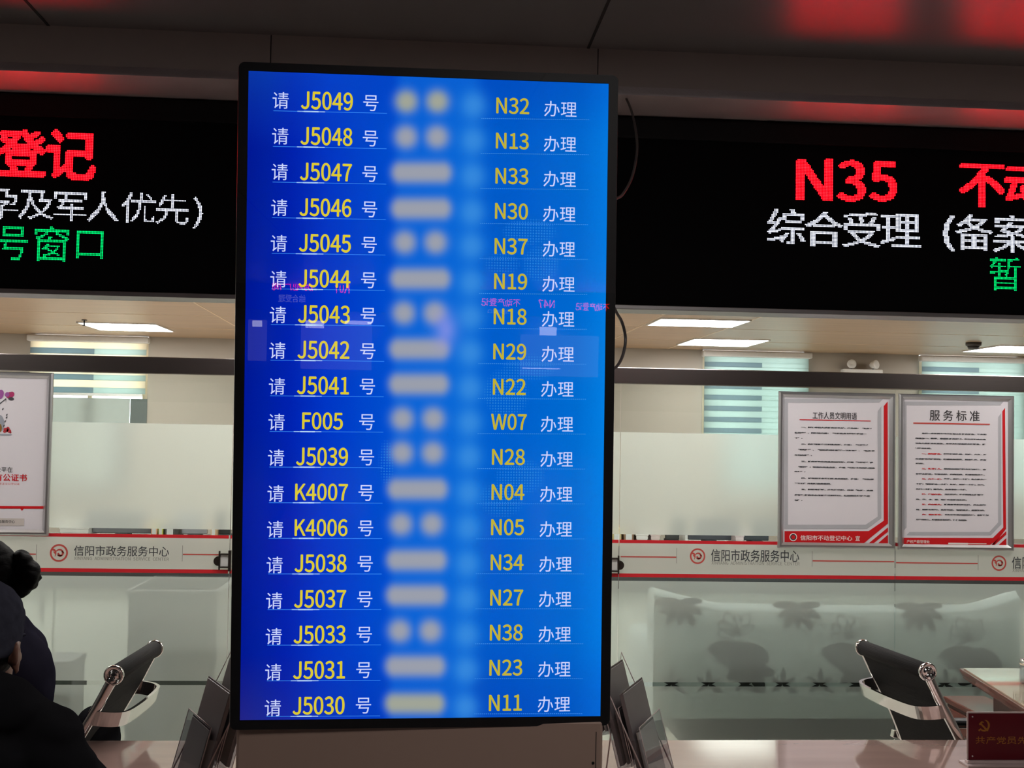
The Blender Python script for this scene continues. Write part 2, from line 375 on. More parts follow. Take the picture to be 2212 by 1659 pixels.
# day and night blinds
BL = ['left', 'middle', 'right']
names = ['striped day-and-night blind on back office window at far left, stopping short of the sill',
         'striped pale teal blind on back window beside the blue display, lowered fully',
         'striped pale teal blind on back window behind the right poster, beside the ceiling dome']
for i, w in enumerate(WIN):
    top = w[3]; bot = BW.uv(200, 853)[1] if i == 0 else w[1]+.06
    t = thing('roller_blind', names[i], 'blind', ((w[0]+w[2])/2, YB-.05, bot), 'day-and-night blinds on the back windows')
    MB().box((w[0]-.02, YB-.11, top-.06), (w[2]+.02, YB-.02, top), 0, .012).build('headrail', M_white, t)
    b = MB(); z = top-.05; k = 0; sb = .068 if i == 0 else .06
    while z > bot+.01:
        z2 = max(bot+.01, z-(sb if k % 2 == 0 else sb*.8))
        x0 = w[0]+.005; x1 = w[2]-.005
        xm = x0+(x1-x0)*.55
        if k % 2 == 0:
            b.box((x0, YB-.06, z2), (x1, YB-.056, z), 0)
        else:
            b.box((x0, YB-.064, z2), (xm, YB-.060, z), 1); b.box((xm, YB-.064, z2), (x1, YB-.060, z), 2)
        z = z2; k += 1
    b.build('blind_fabric', [M_bl1 if i == 0 else M_bl3, M_bl2, M_bl3] if i == 0 else [M_bl3, M_bl2, M_bl3], t)
    MB().box((w[0]+.03, YB-.07, bot-.01), (w[2]-.03, YB-.05, bot+.015), 0, .005).build('bottom_bar', M_white, t)

w = WIN[0]; zs0 = BW.uv(200, 853)[1]; xa_, xb_ = BW.uv(60, 890)[0], BW.uv(281, 890)[0]
ws = thing('window_sheet', 'pale paper sheet covering lower part of far left window, under the striped blind', 'paper sheet', ((xa_+xb_)/2, YB-.01, w[1]))
M_sheet = cloth2('pale translucent sheet', (.42, .42, .39, 1), .78)
MB().box((xa_, YB-.014, w[1]+.01), (xb_, YB-.011, zs0-.03)).build('sheet', M_sheet, ws)
MB().box((xb_+.004, YB-.014, w[1]+.01), (w[2]+.005, YB-.008, zs0-.03)).build('dark_edge', M_dsheet, ws)  # dark strip added to stand in for the dark view outside
# ------------------------------------------------------------------ ceiling light panels
def light(cx, cy, sx, sy, z, label, grp, mat=None):
    t = thing('ceiling_light', label, 'ceiling light', (cx, cy, z), grp)
    b = MB()
    for (x0, x1, y0, y1) in ((-sx, sx, -sy, -sy+.012), (-sx, sx, sy-.012, sy), (-sx, -sx+.012, -sy+.012, sy-.012), (sx-.012, sx, -sy+.012, sy-.012)):
        b.box((cx+x0, cy+y0, z-.010), (cx+x1, cy+y1, z-.0005))
    b.build('frame', M_white, t)
    MB().box((cx-sx+.012, cy-sy+.012, z-.008), (cx+sx-.012, cy+sy-.012, z-.001)).build('diffuser', mat or M_lamp, t)
def light_px(q, label):
    p = [PZ(x, y, ZO) for x, y in q]; cx = sum(a.x for a in p)/4; cy = sum(a.y for a in p)/4
    light(cx, cy, ((p[1].x-p[0].x)+(p[2].x-p[3].x))/4, ((p[0].y-p[3].y)+(p[1].y-p[2].y))/4*-1 if p[0].y < p[3].y else ((p[0].y-p[3].y)+(p[1].y-p[2].y))/4, ZO, label, 'lit panels in the office ceiling')
light_px([(176, 695), (341, 699), (370, 713), (211, 713)], 'lit white ceiling panel left of the blue display, beside the small sprinkler')
light_px([(1428, 684), (1621, 693), (1575, 707), (1402, 699)], 'lit white ceiling panel just under the sign, nearer one right of the display')
light_px([(1500, 727), (1650, 736), (1617, 748), (1469, 743)], 'lit white ceiling panel above the middle window blind, farther of the pair')
light_px([(2150, 743), (2300, 750), (2270, 764), (2105, 757)], 'lit white ceiling panel at right edge of photo beside the dark dome')
for y in (4.5, 5.95):
    for x in (-2.4, -.6, 1.2, 3.0):
        light(x, y, .3, .3, ZO, 'added unseen office panel hidden behind the display', 'office ceiling panels hidden by the sign', M_lamp2 if y < 5 else M_lamp3)
light(-.9, 10.4, .3, .3, ZO, 'added unseen office panel hidden behind the display', 'office ceiling panels hidden by the sign')  # added panel, brightens the left part of the back wall
for x in (-3.9, -2.9, -1.9): light(x, 7.85, .3, .3, ZO, 'added unseen office panel hidden behind the display', 'office ceiling panels hidden by the sign')  # unseen panels added to lift the left office wall
light(-4.5, 10.4, .3, .3, ZO, 'added unseen office panel beyond the left edge of the frame', 'office ceiling panels hidden by the sign')  # also added for light on the left wall
for y in (1.2,):  # unseen fill lamps added to lift the fascia and pedestal
    for x in (-3.9, .75, 4.4):
        light(x, y, .6, .3, ZC, 'added dim fill lamp over the hall, outside the frame', 'added hall fill lamps overhead', M_hall)

# ------------------------------------------------------------------ dot matrix sign
zb = P(1106, 662, YL).z; zt = ZS-.006; zp = P(1106, 290, YL).z
x0, x1 = P(-700, 640, YL).x, P(2900, 690, YL).x
sg = thing('led_sign', 'long black LED sign with red, white and green characters hanging above the counter', 'led sign', ((x0+x1)/2, YL+.06, zb))
b = MB(); b.box((x0, YL+.004, zb+.014), (x1, YL+.12, zt)); b.box((x0, YL-.012, zp), (x1, YL+.01, zp+.012)); b.box((x0, YL-.004, zp+.012), (x1, YL+.006, zt-.004))
b.build('housing', M_black, sg)
MB().box((x0, YL, zb+.016), (x1, YL+.004, zp)).build('display_panel', M_led, sg)
MB().box((x0, YL-.006, zb), (x1, YL+.12, zb+.014), 0, .002).build('bottom_trim', M_strip, sg)
def ledbox(px):    # pixel box -> (u0,v0,u1,v1)
    u0, _ = LED.uv(px[0], (px[1]+px[3])/2); u1, _ = LED.uv(px[2], (px[1]+px[3])/2); _, v1 = LED.uv((px[0]+px[2])/2, px[1]); _, v0 = LED.uv((px[0]+px[2])/2, px[3]); return (u0, v0, u1, v1)
PT = .0047
def led_text(name, items, mats, pitch, rad, grow, core=None):
    for s, px in items:
        b = MB(); dots(b, s, LED, ledbox(px), pitch, rad, .0008, 0, 0, core, grow); b.build(name, mats, sg)
G4 = ((1, 0), (0, 1), (1, 1), (-1, 0))
led_text('red_character', [('不', (-318, 272, -222, 366)), ('动', (-214, 276, -118, 370)), ('产', (-110, 280, -14, 374)), ('登', (-6, 283, 98, 379)), ('记', (102, 284, 205, 386))], [M_ledR, M_ledRc], PT, PT*.44, G4+((0, -1),), 1)
led_text('red_character', [('N', (1722, 347, 1795, 433)), ('3', (1810, 349, 1868, 436)), ('5', (1880, 351, 1936, 436)), ('不', (2075, 356, 2168, 448)), ('动', (2172, 358, 2270, 448)), ('产', (2276, 361, 2374, 452))], [M_ledR, M_ledRc], PT, PT*.44, G4, 1)
led_text('white_character', [('孕', (-32, 409, 40, 474)), ('及', (41, 412, 117, 474)), ('军', (116, 415, 187, 478)), ('人', (189, 414, 258, 480)), ('优', (263, 416, 335, 482)), ('先', (337, 420, 408, 485)), (')', (417, 426, 438, 494))], [M_ledW], PT*.92, PT*.37, None)
led_text('white_character', [('综', (1657, 451, 1737, 527)), ('合', (1738, 456, 1818, 533)), ('受', (1819, 458, 1900, 534)), ('理', (1902, 462, 1986, 534)), ('(', (2036, 465, 2060, 543)), ('备', (2063, 464, 2143, 541)), ('案', (2145, 465, 2228, 546))], [M_ledW], PT*.92, PT*.37, ((1, 0),))
led_text('green_character', [('号', (-5, 488, 60, 562)), ('窗', (74, 488, 149, 565)), ('口', (165, 500, 224, 559)), ('暂', (2138, 555, 2204, 628))], [M_ledG], PT*.92, PT*.38, None)

# ------------------------------------------------------------------ queue display
def camdir(x, y, z): return RT*x + UP*y + FW*z
tx = camdir(28994, -386, 2600).normalized(); tu = camdir(.0123, 1, .0011); tu = (tu - tx*tu.dot(tx)).normalized()
TV = Plane(P(916, 860, 2.40), tx, tu)
cor = [TV.uv(*q) for q in ((515, 133), (1335, 163), (1318, 1567), (497, 1577))]
su0 = (cor[0][0]+cor[3][0])/2; su1 = (cor[1][0]+cor[2][0])/2; sv1 = (cor[0][1]+cor[1][1])/2; sv0 = (cor[2][1]+cor[3][1])/2
sc_ = [TV.uv(*q) for q in ((536, 152), (1314, 180), (1299, 1548), (518, 1557))]
pu0 = (sc_[0][0]+sc_[3][0])/2; pu1 = (sc_[1][0]+sc_[2][0])/2; pv1 = (sc_[0][1]+sc_[1][1])/2; pv0 = (sc_[2][1]+sc_[3][1])/2
def rrect(u0, v0, u1, v1, r, n=6):
    o = []
    for cx, cy, a in ((u1-r, v1-r, 0), (u0+r, v1-r, 90), (u0+r, v0+r, 180), (u1-r, v0+r, 270)):
        for k in range(n+1): t = math.radians(a+90*k/n); o.append((cx+r*math.cos(t), cy+r*math.sin(t)))
    return o
pcx0, pcx1 = P(514, 1620, 2.46).x, P(1297, 1620, 2.46).x
kio = thing('queue_display', 'tall blue queue call screen in black bezel on a brown pedestal', 'display', ((pcx0+pcx1)/2, 2.52, 0))
b = MB(); R = .012
ring = rrect(su0, sv0, su1, sv1, R); hole = rrect(pu0, pv0, pu1, pv1, .0006)
vs = [TV.pt(u, v, 0) for u, v in ring]+[TV.pt(u, v, 0) for u, v in hole]; n = len(ring)
b.add(vs, [(k, (k+1) % n, n+(k+1) % n, n+k) for k in range(n)])
b.prism(ring, TV, -.045, -.0055)
b.add([TV.pt(u, v, 0) for u, v in ring]+[TV.pt(u, v, -.0056) for u, v in ring], [(k, n+k, n+(k+1) % n, (k+1) % n) for k in range(n)])
b.build('bezel', M_black, kio)
b = MB(); o1 = rrect(su0-.0022, sv0-.0022, su1+.0022, sv1+.0022, R+.002); o2 = rrect(su0, sv0, su1, sv1, R)
for k in range(n):
    j = (k+1) % n; b.add([TV.pt(*o1[k], -.012), TV.pt(*o1[j], -.012), TV.pt(*o2[j], -.004), TV.pt(*o2[k], -.004), TV.pt(*o1[k], -.046), TV.pt(*o1[j], -.046)], [(0, 1, 2, 3), (4, 5, 1, 0)])
b.build('edge_trim', M_strip, kio)
b = MB().prism(rrect(su0+.03, sv0+.05, su1-.03, sv1-.05, .01), TV, -.085, -.045); b.build('rear_cover', M_black, kio)
# what the screen shows: a blue field, 18 lines, the masked names as soft patches
NROW = 18
def lerp(a, b, t): return a+(b-a)*t
NM = [int(c) for c in '223323233223233233']      # masked names: 2 or 3 characters
YN = [218, 295, 372, 450, 523, 602, 676, 754, 830, 905, 979, 1057, 1133, 1211, 1287, 1364, 1440, 1521]
SX = [(0, (0, 22, 150)), (.05, (0, 29, 160)), (.12, (0, 32, 176)), (.22, (0, 52, 198)), (.38, (0, 74, 206)), (.55, (0, 90, 208)), (.75, (0, 92, 204)), (.92, (0, 104, 208)), (1, (2, 122, 224))]
def ramp(tab, x):
    for (a, ca), (b_, cb) in zip(tab, tab[1:]):
        if x <= b_: k = (x-a)/(b_-a); return [lerp(p, q, k) for p, q in zip(ca, cb)]
    return list(tab[-1][1])
def sm(e0, e1, x): t = min(1, max(0, (x-e0)/(e1-e0))); return t*t*(3-2*t)
def screen_col(s, t):
    px = lerp(lerp(536, 1314, s), lerp(518, 1299, s), t); py = lerp(lerp(152, 180, s), lerp(1557, 1548, s), t)
    c = ramp(SX, s)
    k = 1-.13*sm(.10, 0, t)-.16*sm(.85, 1, t)+.05*math.exp(-((t-.55)/.25)**2); c = [c[0], c[1]*(k if s > .3 else (k*.7+.3)), c[2]*(.3*k+.7)]
    if t < .12 and s < .45: f = (1-t/.12)*(1-s/.45); c = [c[0]+8*f, c[1]+34*f, c[2]+22*f]
    if t > .9 and s < .35: f = (t-.9)/.1*(1-s/.35); c = [c[0]+34*f, c[1]+16*f, c[2]-8*f]
    # masking column
    sh = lerp(0, -17, t); q = sm(838, 870, px-sh)*sm(1050, 1010, px-sh)*.55
    c = [lerp(a, d, q) for a, d in zip(c, (16, 112, 222))]
    for i in range(NROW):
        if abs(py-YN[i]) > 70: continue
        ox = lerp(0, -15, i/17.)
        if NM[i] == 2:
            a = max(math.exp(-(((px-872-ox)/29)**2+((py-YN[i])/29)**2)**1.5), math.exp(-(((px-939-ox)/29)**2+((py-YN[i])/29)**2)**1.5))
        else:
            dx = max(0, abs(px-907-ox)-45); a = math.exp(-((dx/24)**2+((py-YN[i])/27)**2)**1.6)
        core = (164, 164, 172) if i not in (0, 17) else (170, 170, 150); edge = (150, 142, 212)
        tgt = [lerp(e, d, a) for e, d in zip(edge, core)]
        c = [lerp(p, r, min(1, a*.95)) for p, r in zip(c, tgt)]
        a2 = .72*math.exp(-(((px-1018-ox)/30)**2+((py-YN[i]-8)/32)**2)**1.2)
        c = [lerp(p, r, a2) for p, r in zip(c, (70, 150, 226))]
    a = .75*math.exp(-(((px-958)/26)**2+((py-712)/38)**2)); c = [lerp(p, r, a) for p, r in zip(c, (150, 150, 232))]
    return c
def mapdots(s, t):                                    # faint dotted map behind the lines
    px = lerp(lerp(536, 1314, s), lerp(518, 1299, s), t); py = lerp(lerp(152, 180, s), lerp(1557, 1548, s), t); a = 0
    for cx, cy, rx, ry, w in ((1140, 500, 60, 30, 1), (1165, 570, 40, 40, 1), (1080, 570, 40, 26, .7), (1090, 850, 50, 55, 1), (1140, 795, 60, 30, .8), (1120, 1030, 55, 40, .8), (1080, 1080, 50, 40, .8), (830, 1000, 16, 50, .8)):
        a = max(a, w*max(0, 1-((px-cx)/rx)**2-((py-cy)/ry)**2)**.5)
    return min(1, a*1.4)
m, t, o = nt('blue screen image'); e = N(t, 'ShaderNodeEmission'); at = N(t, 'ShaderNodeVertexColor', layer_name='image'); at2 = N(t, 'ShaderNodeVertexColor', layer_name='map')
uvn = N(t, 'ShaderNodeUVMap'); vr = N(t, 'ShaderNodeTexVoronoi'); vr.inputs['Scale'].default_value = 130; vr.inputs['Randomness'].default_value = 0
t.links.new(uvn.outputs[0], vr.inputs['Vector']); th = N(t, 'ShaderNodeMath', operation='LESS_THAN'); th.inputs[1].default_value = .30; t.links.new(vr.outputs['Distance'], th.inputs[0])
mu = N(t, 'ShaderNodeMath', operation='MULTIPLY'); t.links.new(th.outputs[0], mu.inputs[0]); t.links.new(at2.outputs[0], mu.inputs[1])
mu2 = N(t, 'ShaderNodeMath', operation='MULTIPLY'); mu2.inputs[1].default_value = .27; t.links.new(mu.outputs[0], mu2.inputs[0])
mx = N(t, 'ShaderNodeMix', data_type='RGBA'); mx.inputs[7].default_value = col(70, 175, 240); t.links.new(mu2.outputs[0], mx.inputs[0]); t.links.new(at.outputs[0], mx.inputs[6])
t.links.new(mx.outputs[2], e.inputs[0]); t.links.new(e.outputs[0], o.inputs[0]); m.cycles.emission_sampling = 'NONE'; M_screen = m
gx, gy = 150, 260; vs = []; cs = []; ms = []; uvs = []
for j in range(gy+1):
    for i in range(gx+1):
        s, t_ = i/gx, j/gy; vs.append(TV.pt(lerp(pu0, pu1, s), lerp(pv1, pv0, t_), -.004)); c = screen_col(s, t_); cs.append([lin(max(0, min(255, q))) for q in c]+[1]); a = mapdots(s, t_); ms.append([a, a, a, 1]); uvs.append((s, (1-t_)*1.78))
b = MB(); b.add(vs, [(j*(gx+1)+i, (j+1)*(gx+1)+i, (j+1)*(gx+1)+i+1, j*(gx+1)+i+1) for j in range(gy) for i in range(gx)])
scr = b.build('screen', M_screen, kio); me = scr.data
for nm, dat in (('image', cs), ('map', ms)):
    ca = me.color_attributes.new(nm, 'FLOAT_COLOR', 'POINT'); ca.data.foreach_set('color', [x for q in dat for x in q])
ul = me.uv_layers.new(name='UVMap')
ul.data.foreach_set('uv', [x for lp in me.loops for x in uvs[lp.vertex_index]])
ROWS = [('J5049', 'N32'), ('J5048', 'N13'), ('J5047', 'N33'), ('J5046', 'N30'), ('J5045', 'N37'), ('J5044', 'N19'), ('J5043', 'N18'), ('J5042', 'N29'), ('J5041', 'N22'), ('F005', 'W07'), ('J5039', 'N28'), ('K4007', 'N04'), ('K4006', 'N05'), ('J5038', 'N34'), ('J5037', 'N27'), ('J5033', 'N38'), ('J5031', 'N23'), ('J5030', 'N11')]
for i, (a, w_) in enumerate(ROWS):
    k = i/17.; b = MB()
    def put(s, cx, cy, w, h, mi, bold=0, sp=1, res=2): write_px(b, s, TV, (cx-w/2, cy-h/2, cx+w/2, cy+h/2), -.0028, mi, bold, res, sp)
    wn = {'J': 111, 'F': 87, 'K': 113}[a[0]]; MM = [M_yel, M_yel2, M_wtx, M_lnL, M_lnH, M_lnR]
    put('请', lerp(606, 589, k), lerp(216, 1530, k), 35, 36, 2)
    put(a, lerp(706, 688, k), lerp(217, 1525, k), wn, 38 if a[0] == 'J' else 36, 0, .019, 1, 6)
    put('号', lerp(801, 785, k), lerp(222, 1525, k), 33, 34, 2)
    yl = lerp(241, 1548, k); xo = lerp(0, -15, k)
    def seg(xa, xb, y, hw, mi, sl, x0):
        q = [TV.uv(xa, y+(xa-x0)*sl), TV.uv(xb, y+(xb-x0)*sl)]; hh = hw*2.4/F
        b.add([TV.pt(q[0][0], q[0][1]-hh, -.0034), TV.pt(q[1][0], q[1][1]-hh, -.0034), TV.pt(q[1][0], q[1][1]+hh, -.0034), TV.pt(q[0][0], q[0][1]+hh, -.0034)], [(0, 1, 2, 3)], mi)
    sl = lerp(.022, -.006, k)
    seg(590+xo, 836+xo, yl, .55, 3, sl, 706)
    for d, hw in ((46, .5), (30, .9), (16, 1.3)): seg(672+xo-d, 672+xo+d, yl, hw, 3 if d > 40 else 4, sl, 706)
    b.build('ticket_line', MM, scr); b = MB()
    put(w_, lerp(1108, 1092, k), lerp(228, 1519, k), 70 if w_[0] == 'N' else 76, 34, 1, .020, 1, 6)
    put('办理', lerp(1211, 1197, k), lerp(235, 1522, k), 70, 34, 2)
    sl = lerp(.012, -.002, k); x = 1040+xo
    while x < 1272+xo: seg(x, x+2.2, lerp(255, 1543, k), .55, 5, sl, 1040); x += 4.2
    b.build('window_line', MM, scr)
b = MB(); b.add([TV.pt(u, v, .0004) for u, v in ring], [tuple(range(n))]); b.build('front_glass', M_front, kio)
b = MB(); bz = TV.pt(0, sv0, -.02).z
b.box((pcx0, 2.43, .03), (pcx1, 2.56, bz+.25*0+.012), 0, .006); b.box((pcx0+.06, 2.50, bz-.02), (pcx1-.06, 2.56, bz+.35), 0, .004)
b.build('pedestal', M_ped, kio)
MB().box((pcx0-.03, 2.30, 0), (pcx1+.03, 2.62, .03), 0, .008).build('foot_plate', M_ped, kio)
b = MB(); xr = P(1287, 1640, 2.43).x; b.box((xr-.0007, 2.4292, .05), (xr+.0007, 2.4302, bz-.01)); b.build('panel_seam', M_seam, kio)
b = MB(); xk = P(1281, 1648, 2.43); b.lathe([(.0028, -.001), (.0028, .0012)], xk, V((0, -1, 0)), 12); b.build('lock', M_seam, kio)

# ------------------------------------------------------------------ service counter
YCF = 2.66; xa, xb = -3.4, 4.2
ct = thing('service_counter', 'long polished pinkish stone service counter behind the display', 'counter', ((xa+xb)/2, 3.0, 0))
MB().box((xa, YCF, ZT-.035), (xb, YC, ZT), 0, .006).build('counter_top', M_counter, ct)
b = MB().box((xa+.02, YCF+.45, 0), (xb-.02, YCF+.49, ZT-.034)); b.build('front_panel', M_mahog2, ct)
for x in (xa+.03, xb-.07): MB().box((x, YCF+.16, 0), (x+.04, YC-.06, ZT-.034)).build('end_panel', M_mahog2, ct)

# ------------------------------------------------------------------ brochure racks
def brochure(o, ax, lean, up, w, h, t, mat, label, cat='brochure', grp='brochures in the acrylic racks'):
    b = MB(); b.obox(o+up*(h/2), ax, lean, up, (w/2, t/2, h/2), 0, .001, 1)
    for k in range(3): b.obox(o+up*(h/2)+lean*(t/2*(k-1)*.6)+up*.002*k, ax, lean, up, (w/2-.001, t*.12, h/2), 1)
    q = b.build('brochure', [mat, M_broch2]); tag(q, label, cat, grp); return q
def rack(xc, yc, sgn, label, word):
    """tiered clear holder; pockets face sideways and a little to the viewer, each higher tier further in"""
    t = thing('brochure_rack', label, 'brochure rack', (xc, yc, ZT), 'acrylic brochure racks beside the display')
    psi = math.radians(24); D = V((sgn*math.cos(psi), -math.sin(psi), 0)); ax = V((D.y, -D.x, 0)); wd = .105
    a = math.radians(15); up = (-D*math.sin(a)+V((0, 0, math.cos(a)))).normalized(); ln = (D*math.cos(a)+V((0, 0, math.sin(a)))).normalized()
    c0 = V((xc, yc, ZT)); ez = V((0, 0, 1))
    MB().obox(c0+ez*.002-D*.05, ax, D, ez, (wd+.012, .115, .002)).build('base_plate', M_acryl, t)
    tiers = [(0, .006, .245, .165), (-.058, .075, .215, .135), (-.112, .145, .175, .12)]
    for k, (d, z, hb, hf) in enumerate(tiers):
        o = c0+D*d+ez*z; b = MB()
        b.obox(o+up*(hf*.5)-ln*.016, ax, ln, up, (wd, .0011, hf*.5)); b.obox(o+up*(hf*.5)+ln*.018, ax, ln, up, (wd, .0011, hf*.5)); b.obox(o+ln*.001, ax, ln, up, (wd, .017, .0011))
        for s in (-1, 1): b.obox(o+ax*(s*wd)+up*(hf*.42)+ln*.001, ax, ln, up, (.0011, .016, hf*.42))
        b.build('pocket', M_acryl, t); b = MB()
        for s in (-1, 1):
            b.tube([o+ax*(s*wd)+up*hf-ln*.016, o+ax*(s*wd)-ln*.016, o+ax*(s*wd)+ln*.018, o+ax*(s*wd)+ln*.018+up*hf], .0010, 5)
        b.tube([o-ax*wd+ln*.018+up*hf, o+ax*wd+ln*.018+up*hf], .0011, 5); b.build('pocket_edge', M_clearedge, t)
    for s in (-1, 1):
        q = ax*(s*(wd+.005)); MB().tube([c0+q+D*.02+ez*.004, c0+q-D*.125+ez*.30, c0+q-D*.16+ez*.004], .0022, 6).build('side_support', M_clearedge, t)
    MB().tube([c0+ax*(wd+.005)-D*.16+ez*.005, c0-ax*(wd+.005)-D*.16+ez*.005], .003, 6).build('rear_rod', M_clearedge, t)
    for k, (d, z, hb, hf) in enumerate(tiers):
        o = c0+D*d+ez*z+up*.004; place = ['lowest front', 'middle', 'upper rear'][k]
        brochure(o-ln*.008, ax, ln, up, wd*1.86, hb-.004, .010, M_broch, 'stack of grey brochures in %s pocket of the %s' % (place, word))
        brochure(o+ln*.006+ax*.012, ax, ln, up, wd*1.5, hf*.9, .006, M_broch3 if k != 1 else M_broch, 'shorter leaflet stack before the grey brochures, %s pocket of %s' % (place, word))
lq = P(404, 1690, 2.86); rack(lq.x, lq.y, -1, 'clear acrylic brochure rack leaning at left side of the display', 'left rack')
lq = P(1424, 1690, 2.86); rack(lq.x, lq.y, 1, 'clear acrylic brochure rack leaning at right side of the display', 'right rack')

# ------------------------------------------------------------------ cable of the display
b = MB(); pts = [(1353, 205, 3.42), (1364, 240, 3.30), (1373, 280, 3.15), (1376, 325, 3.0), (1366, 380, 2.85), (1345, 420, 2.7), (1322, 440, 2.56), (1300, 520, 2.53), (1305, 600, 2.53), (1327, 665, 2.56), (1343, 695, 2.60), (1351, 730, 2.62), (1346, 765, 2.6), (1332, 792, 2.57), (1310, 805, 2.53)]
ctrl = [P(*q) for q in pts]; ctrl[0].z = ZS-.004
def smooth(pts, n=6):
    o = []
    for i in range(len(pts)-1):
        p0, p1, p2, p3 = pts[max(0, i-1)], pts[i], pts[i+1], pts[min(len(pts)-1, i+2)]
        for k in range(n):
            t = k/n; o.append(.5*((2*p1)+(p2-p0)*t+(2*p0-5*p1+4*p2-p3)*t*t+(3*p1-p0-3*p2+p3)*t**3))
    return o+[pts[-1]]
tag(b.tube(smooth(ctrl), .0034, 8).build('power_cable', M_dkgrey), 'thin dark power cable looping out behind right edge of the display', 'cable')

# ------------------------------------------------------------------ glass partition
zr1 = GL.uv(1106, 789)[1]; zr0 = GL.uv(1106, 824)[1]
rl = tag(MB().box((XL, YG-.03, zr0), (XR, YG+.03, zr1), 0, .003).build('steel_rail', M_steel), 'brushed steel rail running along the top of the glass partition', 'rail')
def gz(px, y): return GL.uv(px, y)[1]
z_ft = gz(1106, 929); z_fb = gz(1106, 1151); z_b1 = gz(1106, 1163); z_b1b = gz(1106, 1170); z_b0t = gz(1106, 1236); z_b0 = gz(1106, 1244)
z_l1 = gz(1106, 1252); z_s1 = gz(1106, 1472); z_s0 = gz(1106, 1481)
def xg(px, y=1200): return GL.uv(px, y)[0]
edges = [(-4.0, xg(496)), (xg(497.5), xg(1335.5)), (xg(1337), xg(1931.5)), (xg(1932.8), 5.0)]
glab = ['frosted glass partition pane left of the display, behind the seated people', 'frosted glass door pane mostly hidden behind the blue display',
        'frosted glass partition pane right of the display, in front of the floral sofa', 'frosted glass partition pane at far right, carrying the service standard poster']
LOGOP = []
panes = []
for i, (a, c) in enumerate(edges):
    t = thing('glass_partition', glab[i], 'glass partition', ((a+c)/2, YG, 0), 'glass panes of the partition'); panes.append(t)
    MB().box((a, YG-.005, .01), (c, YG+.005, zr0-.0005)).build('glass_sheet', M_glass, t)
    for (z0, z1) in ((z_fb, z_ft), (z_s1, z_l1), (.02, z_s0)):
        b = MB(); b.quad((a, YG-.007, z0), (c, YG-.007, z0), (c, YG-.007, z1), (a, YG-.007, z1))
        b.build('frosted_film', M_film if z0 == z_fb else M_filmL, t)
    b = MB().quad((a, YG-.0072, z_b0), (c, YG-.0072, z_b0), (c, YG-.0072, z_b1), (a, YG-.0072, z_b1)); b.build('logo_band', M_film2, t)
    for (z0, z1) in ((z_b1b, z_b1), (z_b0, z_b0t)):
        MB().quad((a, YG-.0076, z0), (c-(.004 if i == 0 else 0), YG-.0076, z0), (c-(.004 if i == 0 else 0), YG-.0076, z1), (a, YG-.0076, z1)).build('red_stripe', M_red, t)
def emblem(b, cu, cv, r, fr, off, mi=0):
    n = 40
    for k in range(n):
        a0, a1 = 2*math.pi*k/n, 2*math.pi*(k+1)/n
        b.add([fr.pt(cu+q*math.cos(a), cv+q*math.sin(a), off) for q, a in ((r, a0), (r, a1), (r*.80, a1), (r*.80, a0))], [(0, 1, 2, 3)], mi)
    def stroke(pts, ws):
        pts = [(cu+r*x, cv+r*y) for x, y in pts]; L = []
        for i, (x, y) in enumerate(pts):
            x0, y0 = pts[max(0, i-1)]; x1, y1 = pts[min(len(pts)-1, i+1)]; d = math.hypot(x1-x0, y1-y0) or 1; nx, ny = -(y1-y0)/d, (x1-x0)/d; w = ws[i]*r
            L.append(((x+nx*w, y+ny*w), (x-nx*w, y-ny*w)))
        for p, q in zip(L, L[1:]): b.add([fr.pt(*p[0], off), fr.pt(*q[0], off), fr.pt(*q[1], off), fr.pt(*p[1], off)], [(0, 1, 2, 3)], mi)
    sp = [(.42*math.cos(a)*k+.08, .42*math.sin(a)*k-.02) for a, k in [(math.radians(150-18*j), 1-.018*j) for j in range(17)]]
    stroke(sp, [.06+.05*math.sin(math.pi*j/16) for j in range(17)])
    stroke([(-.10, -.02), (.0, -.22), (.2, -.3), (.42, -.26)], [.10, .13, .10, .02])
    stroke([(-.72, .38), (-.5, .32), (-.36, .12), (-.34, -.15), (-.42, -.42)], [.10, .12, .09, .07, .02])
    stroke([(-.62, .16), (-.5, .05), (-.44, -.1)], [.02, .07, .02])
    stroke([(.30, .18), (.5, .08), (.58, -.06)], [.08, .06, .01])
def sticker(pane, x0, lo, hi, y_mid):
    pass
unit = []     # repeats of the printed band: logo, chinese name, english name
def band(pane, lx, lr, ly, tb, eb, lines, vlines):
    cu, cv = GL.uv(lx, ly); r = lr*YG/F; b = MB(); emblem(b, cu, cv, r, GL, .0086); b.build('logo', M_thin, pane)
    b = MB(); write_px(b, '信阳市政务服务中心', GL, tb, .0086, 0, .006); b.build('band_name', M_ink, pane)
    b = MB(); write_px(b, 'XINYANG  ADMINISTRATION  SERVICE  CENTER', GL, eb, .0086, 0, .0); b.build('band_name_small', M_ink2, pane)
    b = MB()
    for (xa_, xb_, yy) in lines:
        p, q = GL.uv(xa_, yy), GL.uv(xb_, yy); v = p[1]; h = .0028; b.add([GL.pt(p[0], v-h, .0086), GL.pt(q[0], v-h, .0086), GL.pt(q[0], v+h, .0086), GL.pt(p[0], v+h, .0086)], [(0, 1, 2, 3)])
    b.build('red_rule', M_thin, pane)
    b = MB()
    for (xx, yy) in vlines:
        u, v = GL.uv(xx, yy); b.add([GL.pt(u-.0010, v-.034, .0086), GL.pt(u+.0010, v-.034, .0086), GL.pt(u+.0010, v+.034, .0086), GL.pt(u-.0010, v+.034, .0086)], [(0, 1, 2, 3)])
    b.build('divider', M_ink2, pane)
band(panes[0], 128.5, 18.5, 1194, (161, 1179, 366, 1201), (161, 1203, 366, 1210), [(-130, 79, 1194.5), (396, 478, 1197)], [(80, 1193), (395, 1195)])
